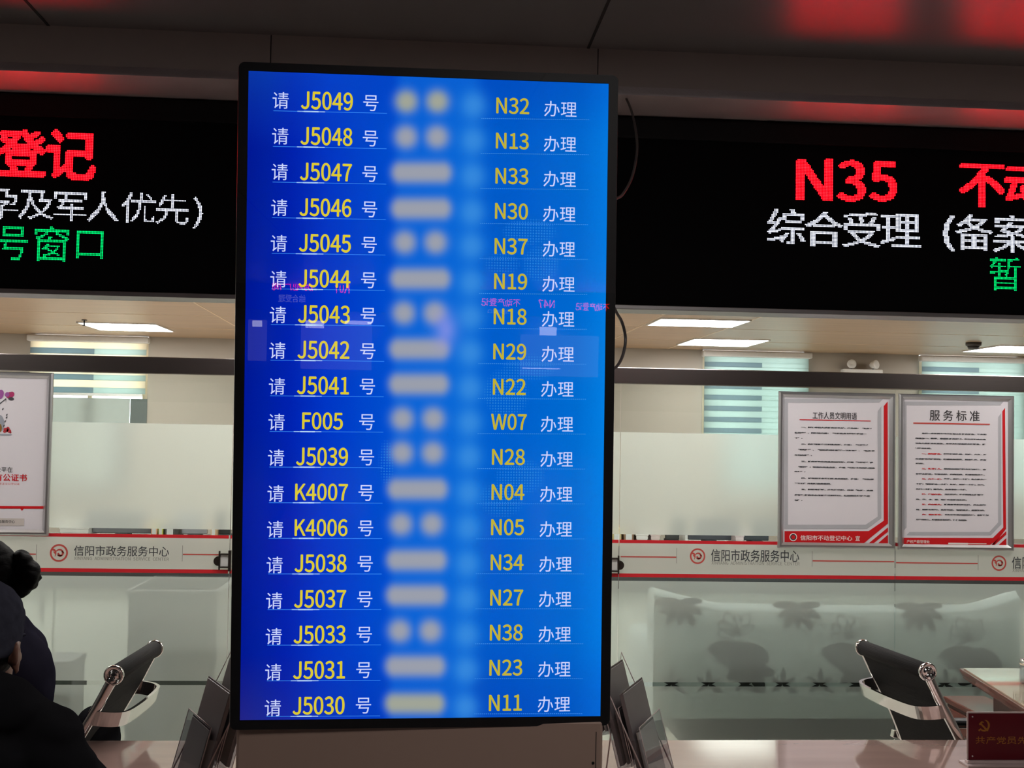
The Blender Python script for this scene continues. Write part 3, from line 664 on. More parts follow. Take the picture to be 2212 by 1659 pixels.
band(panes[2], 1506, 17, 1201, (1535, 1187, 1725, 1213), (1536, 1213, 1726, 1220), [(1340, 1460, 1202), (1754, 1930, 1211)], [(1461, 1200), (1753, 1207)])
band(panes[3], 2156, 17, 1216, (2184, 1203, 2376, 1229), (2185, 1229, 2376, 1236), [(1934, 2110, 1215)], [(2111, 1215)])
# glass door locks either side of the display
def lock(px, sgn, y, label):
    u, v = GL.uv(px, y); t = thing('glass_lock', label, 'lock', (u, YG-.02, v), 'locks on the glass door edges'); k = YG/F
    def bx(nm, x0, x1, y0, y1, mat, d=.012, r=.002): return MB().box((u+sgn*x0*k, YG-.0075-d, v+y0*k), (u+sgn*x1*k, YG-.0075, v+y1*k), 0, r).build(nm, mat, t)
    bx('side_plate', -1.6, 1.6, -20, 20, M_bronze); bx('side_plate', 19, 25, -22, 22, M_bronze, .02)
    bx('cross_bar', 1.6, 19, 12, 15, M_bronze); bx('cross_bar', 1.6, 19, -16, -13, M_bronze)
    bx('lock_body', 1.6, 19, -13, 12, M_white, .004)
    b = MB(); vs = [(-1.6-10*math.sin(math.pi*j/14), -1+10*math.cos(math.pi*j/14)) for j in range(15)]
    b.prism([(u+sgn*x*k, v+y*k) for x, y in (vs if sgn < 0 else vs[::-1])], GL, .0075, .022); b.build('turn_knob', M_bronze, t)
lock(475, 1, 1210, 'dark bronze glass door lock at left edge of the display')
lock(1335, -1, 1219, 'dark bronze glass door lock at right edge of the display')

# ------------------------------------------------------------------ posters on the glass
def poster(name, label, corners, loc):
    """corners px TL,TR,BR,BL on the glass; returns root and its plane, (w,h)"""
    q = [GL.uv(*c) for c in corners]; cu = sum(a[0] for a in q)/4; cv = sum(a[1] for a in q)/4
    ang = math.atan2(q[1][1]-q[2][1], q[1][0]-q[2][0])-math.pi/2 if loc else 0
    w = ((q[1][0]-q[0][0])+(q[2][0]-q[3][0]))/2; h = ((q[0][1]-q[3][1])+(q[1][1]-q[2][1]))/2
    fr = Plane((cu, YG-.0077, cv), (math.cos(ang), 0, math.sin(ang)), (-math.sin(ang), 0, math.cos(ang)))
    t = thing(name, label, 'poster', (cu, YG-.0077, cv-h/2), 'framed posters on the glass partition')
    MB().prism([(-w/2+.004, -h/2+.004), (w/2-.004, -h/2+.004), (w/2-.004, h/2-.004), (-w/2+.004, h/2-.004)], fr, 0, .006).build('sheet', M_paper, t)
    b = MB(); B = .026; prof = [(0, .0), (0, .012), (.006, .019), (.014, .019), (.020, .013), (B, .0065)]
    loops = [[(sx*(w/2-d), sy*(h/2-d), o) for sx, sy in ((-1, 1), (1, 1), (1, -1), (-1, -1))] for d, o in prof]
    for i, (l0, l1) in enumerate(zip(loops, loops[1:])):
        for k in range(4):
            j = (k+1) % 4; b.add([fr.pt(*l0[k]), fr.pt(*l1[k]), fr.pt(*l1[j]), fr.pt(*l0[j])], [(0, 1, 2, 3)])
    b.build('frame', M_alu, t)
    return t, fr, w, h
def z7(x, y): return (1660+x/4.007, 830+y/4.007)
def PXY(fr, x, y): return fr.uv(*z7(x, y))
def shape(b, fr, pts, off=.0072, mi=0): b.add([fr.pt(*PXY(fr, x, y), off) for x, y in pts], [tuple(range(len(pts)))], mi)
def zbox(x0, y0, x1, y1): a = z7(x0, y0); c = z7(x1, y1); return (a[0], a[1], c[0], c[1])
def body(fr, lines, em, mats, t, name='body_text', red=None):
    b = MB()
    for s, x0, y, x1 in lines:
        u0, v = PXY(fr, x0, y); u1, _ = PXY(fr, x1, y)
        write_line(b, s, fr, u0, v, em/4.007*YG/F, .0074, 0, .022, u1-u0 if x1 else None)
    return b.build(name, mats, t)
# staff phrases poster
t, fr, w, h = poster('framed_poster', 'framed notice of staff phrases with red corner, left of the two right posters', ((1679, 848), (1930, 848), (1930, 1184), (1679, 1184)), False)
b = MB()
for q in ([(132, 125), (990, 125), (955, 160), (165, 160)], [(132, 125), (165, 160), (165, 1215), (132, 1250)], [(132, 1250), (165, 1215), (836, 1215), (850, 1250)], [(850, 1250), (836, 1215), (940, 1145), (972, 1160)], [(972, 1160), (940, 1145), (940, 235), (972, 190)]): shape(b, fr, q[::-1], .0068)
b.build('grey_border', M_pgrey, t)
b = MB(); shape(b, fr, [(1026, 150), (993, 190), (993, 1180), (862, 1270), (862, 1340), (1029, 1205)]); shape(b, fr, [(862, 1270), (135, 1270), (135, 1385), (808, 1385), (862, 1341)]); shape(b, fr, [(1029, 1238), (850, 1385), (893, 1385), (1029, 1275)]); shape(b, fr, [(1029, 1300), (932, 1385), (1029, 1385)]); shape(b, fr, [(265, 303), (265, 310), (880, 322), (880, 315)])
b.build('red_graphic', M_red2, t)
b = MB(); write_px(b, '工作人员文明用语', fr, zbox(378, 242, 760, 304), .0074, 0, .006); b.build('title', M_inkb, t)
body(fr, [('一、接待申请人或服务对象时，应先说：“您好！', 280, 365, 888), ('您请坐”、问明来意后：“请把您的材料给我看一', 222, 412, 845), ('下”。', 222, 458, 292), ('二、办理不动产登记业务时，应说：“请稍等”', 280, 510, 858), ('“请填写”、“请听我详细解释一下好吗”、“您的手', 236, 558, 900), ('续已办好”。', 222, 605, 375),
          ('三、服务对象办完业务离开时，应说“请慢走”或', 280, 660, 902), ('“再见”；没有办完业务的，应说“请您补充完整再来', 236, 707, 902), ('办理”。', 222, 748, 318), ('四、对不属于本窗口的业务范围，应说：“请您到', 280, 805, 904), ('**窗口”并指明具体位置。', 222, 850, 540), ('五、接听电话时，应迅速拿起，并说“您好，这里', 280, 902, 902), ('是行政服务中心不动产登记窗口，您需要办理什么事', 222, 950, 875), ('项”。', 222, 995, 292)], 31, M_ink, t)
b = MB(); write_px(b, '信阳市不动登记中心', fr, zbox(272, 1308, 720, 1352), .0076, 0, .015); write_px(b, '宣', fr, zbox(748, 1312, 786, 1354), .0076, 0, .01); b.build('footer_text', M_pwhite, t)
b = MB(); cu, cv = PXY(fr, 210, 1322); r_ = .0175
for (q0, mi) in ((r_, 0), (r_*.80, 1), (r_*.52, 2)): b.add([fr.pt(cu+q0*math.cos(a*math.pi/12), cv+q0*math.sin(a*math.pi/12), .0074+.0003*mi) for a in range(24)], [tuple(range(24))], mi)
b.build('round_emblem', [M_pwhite, M_ink, M_red2], t)
# service standard poster
t, fr, w, h = poster('framed_poster', 'framed service standard notice with red headings, right of the two right posters', ((1938, 853), (2186, 853), (2186, 1188), (1938, 1188)), False)
b = MB()
for q in ([(1165, 150), (2030, 150), (2000, 182), (1190, 182)], [(1165, 150), (1190, 182), (1190, 1240), (1165, 1265)], [(1190, 1305), (1215, 1278), (1905, 1278), (1920, 1305)], [(1920, 1305), (1905, 1278), (1982, 1195), (2010, 1212)], [(2010, 1212), (1982, 1195), (1982, 285), (2008, 250)]): shape(b, fr, q[::-1], .0068)
b.build('grey_border', M_pgrey, t)
b = MB(); shape(b, fr, [(2041, 205), (2018, 235), (2026, 1240), (1935, 1330), (1935, 1400), (2050, 1250)]); shape(b, fr, [(1935, 1330), (1167, 1328), (1167, 1390), (1900, 1400), (1935, 1370)]); shape(b, fr, [(2052, 1270), (1912, 1400), (1940, 1400), (2052, 1300)]); shape(b, fr, [(2052, 1330), (1975, 1400), (2052, 1402)])
b.build('red_graphic', M_red2, t)
b = MB(); shape(b, fr, [(1248, 330), (1248, 342), (1910, 354), (1910, 342)]); b.build('title_rule', M_thin, t)
b = MB(); write_px(b, '服 务 标 准', fr, zbox(1390, 226, 1822, 318), .0074, 0, .006); b.build('title', M_inkb, t)
L2 = [('为进一步规范窗站干部职工的服务行为，建立和', 1322, 418, 1880), ('完善统一、科学、优质的服务机制，努力实现全心全', 1266, 460, 1878), ('意为人民服务的宗旨，争创文明单位和文明行业，特', 1266, 503, 1878), ('制定本规范。', 1266, 546, 1408),
      ('仪容仪表整洁、端庄、大方，对', 1510, 596, 1882), ('办事群众态度和蔼，做到来有迎声、问有答声、走有', 1268, 638, 1880), ('送声。', 1268, 678, 1345), ('使用普通话和文明用语，言', 1512, 725, 1880), ('行举止得体，语言亲切、严肃认真，做到有问必答。', 1270, 768, 1870), ('坐班、查询一个样；生人熟人一', 1512, 811, 1882), ('个样；领导群众一个样；忙时、闲时一个样；本地、', 1272, 855, 1868), ('外地一个样；新老人、办与不办一个样。', 1272, 899, 1712), ('文明执法，杜绝利用工作职权', 1518, 945, 1856), ('吃、拿、卡、要，刁难办事群众现象。', 1272, 988, 1712), ('服务对象提出意见，虚心听取', 1514, 1033, 1880), ('后，要耐心听取、及时纠正，有则改之，无则加勉。', 1272, 1076, 1870), ('在规定时限内高效办理，非特殊情', 1520, 1121, 1902), ('况当日办结，做到事事有着落，件件有回音。', 1272, 1163, 1716)]
body(fr, L2, 30, M_ink, t)
for hd_ in (('一、热情服务。', 1322, 594, 1495), ('二、礼貌待人。', 1322, 723, 1495), ('三、六个一样。', 1322, 811, 1495), ('四、廉洁办事。', 1322, 943, 1495), ('五、虚心听人。', 1322, 1031, 1495), ('六、限时服务。', 1326, 1119, 1500)): body(fr, [hd_], 31, M_red2, t, 'red_heading')
b = MB(); write_px(b, '产权产籍管理处', fr, zbox(1192, 1348, 1390, 1376), .0076, 0, .01); b.build('footer_text', M_pwhite, t); b = MB(); shape(b, fr, [(1550, 1370), (1550, 1383), (1720, 1385), (1720, 1372)], .0076); shape(b, fr, [(1720, 1375), (1720, 1381), (1880, 1383), (1880, 1377)], .0076); b.build('footer_bar', M_pwhite, t)
# flower poster at the left edge
t, fr, w, h = poster('framed_poster', 'framed flower poster with red lettering, cut by left edge of photo', ((-132, 801), (118, 806), (107, 1157), (-143, 1154)), True)
def zl(x, y): return (x/4.15, 780+y/4.15)
def shl(b, pts, off=.0072, mi=0): b.add([fr.pt(*fr.uv(*zl(x, y)), off) for x, y in pts], [tuple(range(len(pts)))], mi)
def blob(cx, cy, rx, ry, a=0, n=18): ca, sa = math.cos(a), math.sin(a); return [(cx+rx*math.cos(q)*ca-ry*math.sin(q)*sa, cy+rx*math.cos(q)*sa+ry*math.sin(q)*ca) for q in [2*math.pi*k/n for k in range(n)]]
M_mag = pbr('magenta petal ink', col(165, 40, 95), .5); M_pur = pbr('purple petal ink', col(150, 80, 150), .5); M_stem = pbr('dark stem ink', col(62, 60, 66), .5); M_vase = pbr('pale vase ink', col(150, 155, 165), .5); M_amb = pbr('amber ink', col(130, 95, 40), .5); M_rose = pbr('red blossom ink', col(180, 50, 60), .5)
b = MB()
shl(b, blob(8, 300, 30, 44, .3), .0072, 1); shl(b, blob(-28, 300, 34, 46, -.3), .0073, 1); shl(b, blob(95, 305, 38, 28, -.35), .0072, 0); shl(b, blob(112, 298, 22, 24, .2), .0075, 0); shl(b, blob(70, 300, 20, 22, .5), .0074, 1)
shl(b, blob(105, 338, 26, 14, .1), .0076, 2); shl(b, [(62, 330), (55, 345), (0, 392), (-40, 420), (-40, 412), (0, 380)], .0071, 2); shl(b, [(56, 340), (62, 340), (58, 376)], .0071, 2)
for x, y in ((30, 430), (66, 482), (64, 505), (52, 540), (40, 580)): shl(b, blob(x, y, 5, 11, .6, 10), .0074, 2)
shl(b, blob(0, 560, 44, 78), .0070, 3); shl(b, blob(-2, 600, 24, 40), .0073, 4)
for x, y, r in ((60, 615, 24), (85, 625, 22), (78, 600, 14), (45, 632, 14), (100, 640, 9)): shl(b, blob(x, y, r, r*.72, .3), .0074, 5)
shl(b, blob(45, 660, 70, 8), .0071, 3)
b.build('flower_print', [M_mag, M_pur, M_stem, M_vase, M_amb, M_rose], t)
def lb(x0, y0, x1, y1): a = zl(x0, y0); c = zl(x1, y1); return (a[0], a[1], c[0], c[1])
b = MB(); write_px(b, '公平在', fr, lb(-36, 948, 118, 996), .0074, 0, .0); b.build('caption', M_ink, t)
b = MB(); write_px(b, '有公证书', fr, lb(-42, 1012, 246, 1075), .0074, 0, .02); write_px(b, '公平正义公平公正', fr, lb(-30, 1090, 182, 1110), .0074, 0, .0); b.build('red_caption', M_red2, t)
b = MB(); shl(b, [(-520, 1296), (-520, 1318), (405, 1322), (405, 1300)]); shl(b, [(186, 1320), (202, 1342), (220, 1320)]); b.build('red_line', M_red2, t)
b = MB(); shl(b, [(-300, 1405), (-300, 1475), (220, 1475), (222, 1410)]); b.build('label_plate', M_ptan, t)
b = MB(); write_px(b, '政务服务中心', fr, lb(-40, 1422, 138, 1452), .0076, 0, .01); b.build('plate_text', M_inkb, t)

# ------------------------------------------------------------------ office chairs (local axes: x = where the sitter faces)
def make_chair(loc, rot, label):
    r = bpy.data.objects.new('office_chair', None); C.objects.link(r); r.location = loc; r.rotation_euler = (0, 0, rot); WL[r.name] = V((0, 0, 0))
    tag(r, label, 'chair', 'black mesh office chairs behind the counter')
    prof = smooth([V((-.262, 0, .935)), V((-.216, 0, .845)), V((-.158, 0, .74)), V((-.108, 0, .62)), V((-.07, 0, .53)), V((-.03, 0, .475)), V((.06, 0, .455)), V((.25, 0, .46)), V((.38, 0, .47)), V((.43, 0, .45))], 5)
    hw = .188
    nb = next(i for i, p in enumerate(prof) if p.z < .49)
    for nm, pr in (('backrest', prof[:nb+1]), ('seat', prof[nb:])):
        b = MB(); vs = []; th = .012
        for p_, q_ in zip(pr, pr[1:]):
            d = (q_-p_).normalized(); nn = V((d.z, 0, -d.x))
            b.add([p_+V((0, -hw, 0))+nn*th, p_+V((0, hw, 0))+nn*th, q_+V((0, hw, 0))+nn*th, q_+V((0, -hw, 0))+nn*th, p_+V((0, -hw, 0))-nn*th, p_+V((0, hw, 0))-nn*th, q_+V((0, hw, 0))-nn*th, q_+V((0, -hw, 0))-nn*th],
                  [(0, 1, 2, 3), (7, 6, 5, 4), (0, 3, 7, 4), (1, 5, 6, 2), (0, 4, 5, 1), (3, 2, 6, 7)], 0, False)
        b.build(nm, M_mesh, r)
    for s in (-1, 1): MB().tube([p_+V((0, s*(hw+.006), 0)) for p_ in prof], .0125, 10, flat=(1.15, .75)).build('side_frame', M_chrome, r)
    b = MB(); b.lathe([(.006, -.194), (.021, -.194), (.0235, -.190), (.0235, .190), (.021, .194), (.006, .194)], V((-.262, 0, .938)), V((0, 1, 0)), 20); b.build('top_roll', M_mesh, r)
    for s in (-1, 1):
        b = MB(); b.lathe([(.0235, 0), (.0265, .002), (.0265, .012), (.022, .014), (.021, .009), (.012, .009), (.011, .012), (.004, .012)], V((-.262, s*.190, .938)), V((0, s, 0)), 20); b.build('roll_cap', M_chrome, r)
    # flat chrome bracket looping behind the back
    path = smooth([V((-.205, .196, .825)), V((-.235, .198, .822)), V((-.268, .184, .818)), V((-.285, .14, .815)), V((-.288, 0, .813)), V((-.285, -.14, .815)), V((-.268, -.184, .818)), V((-.235, -.198, .822)), V((-.205, -.196, .825))], 4)
    b = MB(); vs = []
    for i, p_ in enumerate(path):
        d = (path[min(i+1, len(path)-1)]-path[max(0, i-1)]).normalized(); nn = V((d.y, -d.x, 0)).normalized()
        for (k, q) in ((.005, .019), (-.005, .019), (-.005, -.019), (.005, -.019)): vs.append(p_+nn*k+V((-q*.25, 0, q)))
    nn_ = len(path); fs = [(4*i+k, 4*i+(k+1) % 4, 4*i+4+(k+1) % 4, 4*i+4+k) for i in range(nn_-1) for k in range(4)]+[(0, 1, 2, 3), (4*nn_-1, 4*nn_-2, 4*nn_-3, 4*nn_-4)]
    b.add(vs, fs, 0, False).build('back_bracket', M_chrome, r)
    for s in (-1, 1):
        pa = smooth([V((-.12, s*.205, .652)), V((-.08, s*.226, .672)), V((.02, s*.232, .674)), V((.16, s*.232, .668)), V((.22, s*.232, .625)), V((.20, s*.22, .53)), V((.14, s*.205, .462))], 4)
        ar = MB().tube(pa, .013, 10, flat=(.8, 1.2)).build('armrest', M_chrome, r)
        MB().tube(smooth([V((-.085, s*.230, .684)), V((.02, s*.234, .687)), V((.16, s*.234, .681))], 4), .019, 10, flat=(.7, 1.3)).build('arm_pad', M_plast, ar)
        MB().obox(V((-.128, s*.214, .655)), V((1, 0, -.2)), V((0, 1, 0)), V((.2, 0, 1)), (.022, .012, .012), 0, .003).build('arm_clamp', M_chrome, ar)
    MB().obox(V((.1, 0, .425)), V((1, 0, 0)), V((0, 1, 0)), V((0, 0, 1)), (.12, .1, .02), 0, .008).build('seat_plate', M_plast, r)
    MB().lathe([(.025, .075), (.025, .25), (.018, .25), (.018, .41)], V((.1, 0, 0))).build('gas_column', M_chrome, r)
    hb = MB().lathe([(.05, .065), (.05, .1), (.03, .11)], V((.1, 0, 0))).build('base_hub', M_chrome, r)
    for k in range(5):
        a = 2*math.pi*k/5+.3; d = V((math.cos(a), math.sin(a), 0))
        lg = MB().tube([V((.1, 0, .085))+d*.03, V((.1, 0, .075))+d*.3], [.022, .014], 8).build('base_leg', M_chrome, r)
        MB().lathe([(.01, -.014), (.028, -.011), (.028, .011), (.01, .014)], V((.1, 0, .028))+d*.3, V((-d.y, d.x, 0)), 16).build('caster', M_plast, lg)
    return r
ZR = .935
n1, f1 = PZ(2007, 1455, ZR), PZ(1861, 1400, ZR)
print('rail R', n1, f1, (n1-f1).length)
def chair_pose(near, far, face):
    mid = (near+far)/2; d = (far-near); d.z = 0; d.normalize()
    fwd = V((d.y, -d.x, 0)) if face > 0 else V((-d.y, d.x, 0)); rot = math.atan2(fwd.y, fwd.x)
    base = mid + fwd*.262; base.z = 0; return base, rot
bR, rR = chair_pose(n1, f1, 1)
chR = make_chair(bR, rR, 'black mesh chair with chrome frame at right, turned towards the wooden desk')
n2, f2 = PZ(252, 1457, ZR), PZ(329, 1407, ZR)
print('rail L', n2, f2, (n2-f2).length)
bL, rL = chair_pose(n2, f2, -1)
chL = copy_tree(chR); chL.location = bL; chL.rotation_euler = (0, 0, rL); chL['label'] = 'black mesh chair with chrome frame at left, behind the person with hair bun'

# ------------------------------------------------------------------ wooden side desk at right
zd = .75; dq = PZ(2073, 1444, zd); print('desk corner', dq)
dk = thing('office_desk', 'mahogany side desk with pale glass top, behind the right end of counter', 'desk', (dq.x+.5, dq.y-.4, 0))
xe = dq.x; yf = dq.y; yn = YC+.06
sl_ = PZ(2212, 1532, zd); ang = math.atan2(sl_.x-xe, -(sl_.y-yf)); ddx = math.tan(ang)
def dpt(x, y, z): return V((x + (yf-y)*ddx, y, z))
def dbox(b, x0, y0, z0, x1, y1, z1, mi=0):
    b.add([dpt(x0, y0, z0), dpt(x1, y0, z0), dpt(x1, y1, z0), dpt(x0, y1, z0), dpt(x0, y0, z1), dpt(x1, y0, z1), dpt(x1, y1, z1), dpt(x0, y1, z1)], [(3, 2, 1, 0), (4, 5, 6, 7), (0, 1, 5, 4), (1, 2, 6, 5), (2, 3, 7, 6), (3, 0, 4, 7)], mi)
b = MB(); prof = [(0, 0), (0, -.010), (.010, -.026), (.014, -.032), (.014, -.036), (.03, -.044)]
dbox(b, xe+.03, yn, zd-.044, xe+1.2, yf-.02, zd)
for (d0, z0), (d1, z1) in zip(prof, prof[1:]):
    b.add([dpt(xe+d0, yn, zd+z0), dpt(xe+d1, yn, zd+z1), dpt(xe+d1, yf, zd+z1), dpt(xe+d0, yf, zd+z0)], [(0, 1, 2, 3)])
b.add([dpt(xe, yn, zd), dpt(xe, yf, zd), dpt(xe+.03, yf, zd), dpt(xe+.03, yn, zd)], [(3, 2, 1, 0)])
b.add([dpt(xe, yf, zd), dpt(xe+.03, yf, zd-.044), dpt(xe+1.2, yf, zd-.044), dpt(xe+1.2, yf, zd)], [(0, 1, 2, 3)])
b.add([dpt(xe, yn, zd), dpt(xe+.03, yn, zd-.044), dpt(xe+1.2, yn, zd-.044), dpt(xe+1.2, yn, zd)], [(3, 2, 1, 0)])
b.build('desk_top', M_mahog, dk)
M_dglass = pbr('glossy cream desk mat', (.50, .42, .30, 1), .06, 0, .5, 1.0, var=.04, scale=6)
b = MB(); dbox(b, xe+.012, yn+.01, zd+.0003, xe+1.18, yf-.012, zd+.004); b.build('glass_top', M_dglass, dk)
b = MB(); dbox(b, xe+.09, yn+.02, zd-.17, xe+1.1, yf-.12, zd-.044); b.build('apron', M_mahog2, dk)
for (x0, y0) in ((xe+.12, yn+.05), (xe+.12, yf-.18), (xe+1.0, yn+.05), (xe+1.0, yf-.18)):
    b = MB(); dbox(b, x0, y0, 0, x0+.06, y0+.06, zd-.17); b.build('leg', M_mahog2, dk)
# low cabinet left of the desk
q = PZ(2046, 1504, .62); pc = thing('drawer_cabinet', 'low mahogany drawer cabinet standing under the edge of side desk', 'cabinet', (q.x+.12, q.y-.2, 0))
dx_ = .0
MB().box((q.x, q.y-.46, .02), (q.x+.15, q.y, .598), 0, .003).build('body', M_mahog2, pc)
MB().box((q.x-.012, q.y-.47, .598), (q.x+.155, q.y+.01, .62), 0, .004).build('cabinet_top', M_mahog, pc)
for k in range(3):
    dr = MB().box((q.x-.012, q.y-.44, .06+k*.178), (q.x, q.y-.02, .06+k*.178+.168), 0, .002).build('drawer', M_mahog, pc)
    MB().tube([(q.x-.02, q.y-.29, .15+k*.178), (q.x-.02, q.y-.17, .15+k*.178)], .005, 8).build('drawer_handle', M_chrome, dr)
# glass jar with steel lid at the right edge
jq = PZ(2207, 1450, zd+.10); jy = jq.y
jb = V((PZ(2222, 1478, zd+.004).x, 0, zd+.004)); jp = PZ(2224, 1478, zd+.004)
jr = thing('glass_jar', 'small glass jar with silver lid on side desk, cut by right edge', 'jar', jp)
MB().lathe([(.028, 0), (.034, .004), (.034, .058), (.029, .066), (.026, .066), (.031, .057), (.031, .006), (.002, .004)], jp).build('jar_body', M_acryl, jr)
MB().lathe([(.029, .066), (.033, .068), (.033, .084), (.030, .088), (.012, .090), (.010, .097), (.004, .098)], jp).build('lid', M_chrome, jr)

# ------------------------------------------------------------------ plaque on the counter
PLA = PZ(2092, 1647, ZT+.006); PY = PLA.y; PQ = YP(PY)
a = PQ.uv(2091, 1540); c = PQ.uv(2091, 1642); e_ = PQ.uv(2278, 1590)
pl = thing('table_plaque', 'maroon plaque with gold hammer and sickle in clear stand on counter', 'plaque', ((a[0]+e_[0])/2, PY, ZT))
zt_, zb_ = a[1], ZT+.012
MB().box((a[0]-.0025, PY, zb_), (e_[0]+.0025, PY+.004, zt_+.0025), 0, .001).build('plaque_board', M_clearedge, pl)
MB().box((a[0]+.001, PY-.0012, zb_+.001), (e_[0]-.001, PY-.0001, zt_-.001)).build('maroon_face', M_maroon, pl)
b = MB(); b.box((a[0]-.012, PY-.028, ZT), (e_[0]+.012, PY+.03, ZT+.005), 0, .001); b.box((a[0]-.004, PY-.008, ZT+.005), (e_[0]+.004, PY+.010, ZT+.012), 0, .001); b.build('stand', M_clearedge, pl)
b = MB()
for (sx, sy) in ((2100, 1548), (2100, 1633), (2270, 1552), (2270, 1635)):
    u, v = PQ.uv(sx, sy); b.lathe([(.0022, 0), (.0022, .0016), (.001, .002)], V((u, PY-.0012, v)), V((0, -1, 0)), 10)
b.build('screw', M_alu, pl)
def zp_(x, y): return PQ.uv(1840+x/5.55, 1360+y/5.55)
b = MB()
def strk(pts, ws, off=.0018):
    pts = [zp_(x, y) for x, y in pts]; k = PY/F/5.55; L = []
    for i, (x, y) in enumerate(pts):
        xa_, ya_ = pts[max(0, i-1)]; xb_, yb_ = pts[min(len(pts)-1, i+1)]; d = math.hypot(xb_-xa_, yb_-ya_) or 1; nx, ny = -(yb_-ya_)/d, (xb_-xa_)/d; w_ = ws[i]*k
        L.append(((x+nx*w_, y+ny*w_), (x-nx*w_, y-ny*w_)))
    for p_, q_ in zip(L, L[1:]): b.add([PQ.pt(*p_[0], off), PQ.pt(*q_[0], off), PQ.pt(*q_[1], off), PQ.pt(*p_[1], off)], [(0, 1, 2, 3)])
strk([(1582+58*math.cos(math.radians(t_)), 1147-64*math.sin(math.radians(t_))) for t_ in range(85, -150, -12)], [1, 4, 7, 9, 11, 12, 13, 13, 13, 12, 12, 12, 12, 11, 11, 10, 10, 9, 9, 9])
strk([(1535, 1195), (1518, 1212)], [10, 10]); strk([(1540, 1125), (1610, 1198)], [10, 12], .0022); strk([(1524, 1138), (1558, 1102)], [12, 12], .0026)
strk([(1558, 1102), (1580, 1112)], [8, 3], .0026); strk([(1606, 1196), (1630, 1208)], [12, 10], .0022)
b.build('party_emblem', M_gold, pl)
b = MB()
for k, ch in enumerate('共产党员先锋岗'): x = 1482+k*126; write_px(b, ch, PQ, (1840+x/5.55, 1360+(1280+k*1)/5.55, 1840+(x+110)/5.55, 1360+(1366+k*1)/5.55), .0018, 0, .008)
b.build('gold_text', M_gold, pl)

# ------------------------------------------------------------------ behind the frosted glass
SY = YG+.10; SP = YP(SY)
s0 = SP.uv(1412, 1290); s1 = SP.uv(2200, 1290); zs_ = SP.uv(1800, 1303)[1]
sf = thing('floral_sofa', 'grey floral sofa with dark flowers, blurred behind the right frosted pane', 'sofa', ((s0[0]+s1[0])/2, SY+.4, 0))
b = MB(); xx = [s0[0]+(s1[0]-s0[0])*k/24 for k in range(25)]
tops = [zs_+.062*max(0, 1-(k/4.2))**1.2+.06*max(0, 1-((24-k)/3.2))**1.2-.012*math.sin(math.pi*k/24) for k in range(25)]
for k in range(24):
    b.add([(xx[k], SY, .34), (xx[k+1], SY, .34), (xx[k+1], SY, tops[k+1]-.03), (xx[k], SY, tops[k]-.03), (xx[k+1], SY+.05, tops[k+1]), (xx[k], SY+.05, tops[k]), (xx[k+1], SY+.16, tops[k+1]-.02), (xx[k], SY+.16, tops[k]-.02), (xx[k+1], SY+.2, .34), (xx[k], SY+.2, .34)],
          [(0, 1, 2, 3), (3, 2, 4, 5), (5, 4, 6, 7), (7, 6, 8, 9)], 0, True)
for k, sgn in ((0, 1), (24, -1)): b.add([(xx[k], SY, .34), (xx[k], SY, tops[k]-.03), (xx[k], SY+.05, tops[k]), (xx[k], SY+.16, tops[k]-.02), (xx[k], SY+.2, .34)], [(0, 1, 2, 3, 4)])
bk = b.build('sofa_back', M_sofa, sf)
MB().box((s0[0]+.1, SY+.2, .30), (s1[0]-.1, SY+.8, .46), 0, .04).build('seat_cushion', M_sofa, sf)
for x in (s0[0], s1[0]-.14): MB().box((x, SY+.19, .28), (x+.14, SY+.82, .66), 0, .05).build('armrest', M_sofa, sf)
MB().box((s0[0]+.12, SY+.03, .24), (s1[0]-.1, SY+.8, .30)).build('base_rail', M_cab2, sf)
for x in (s0[0]+.14, s1[0]-.18):
    for y in (SY+.05, SY+.72): MB().box((x, y, 0), (x+.05, y+.05, .25)).build('leg', M_cab2, sf)
b = MB(); fo = Plane((0, SY-.002, 0), (1, 0, 0), (0, 0, 1))
def petal(cx, cy, r, n, a0, a1, w=.34, fill=True):
    for k in range(n):
        a_ = math.radians(a0+(a1-a0)*k/(n-1)); ln_ = r*(.85+.3*((k*7) % 5)/5); ex = [(cx+math.cos(a_)*(ln_*.55*(1+math.cos(q)))-math.sin(a_)*ln_*w*.5*math.sin(q), cy+math.sin(a_)*(ln_*.55*(1+math.cos(q)))+math.cos(a_)*ln_*w*.5*math.sin(q)) for q in [2*math.pi*j/14 for j in range(14)]]
        ex = [fo.uv(x, y) for x, y in ex]
        if fill: b.add([fo.pt(u, v, .0005*k) for u, v in ex], [tuple(range(14))])
        else:
            mx_ = (sum(u for u, v in ex)/14, sum(v for u, v in ex)/14)
            for j in range(14): p_, q_ = ex[j], ex[(j+1) % 14]; i_ = lambda z: (lerp(z[0], mx_[0], .16), lerp(z[1], mx_[1], .16)); b.add([fo.pt(*p_), fo.pt(*q_), fo.pt(*i_(q_)), fo.pt(*i_(p_))], [(0, 1, 2, 3)])
for cx, cy in ((1468, 1298), (1722, 1306), (1985, 1308)): petal(cx, cy, 52, 7, 0, 180)
for cx, cy in ((1590, 1370), (1835, 1376), (2090, 1382)): petal(cx, cy, 46, 6, 185, 330, .5, False); petal(cx+10, cy+22, 62, 8, 20, 170, .5); petal(cx+30, cy+70, 50, 6, -30, 200, .5)
for cx in (1450, 1530, 1610, 1690, 1770, 1850, 1930, 2040): petal(cx, 1478, 30, 5, 150, 390, .3)
b.build('flower_pattern', M_flower, bk)
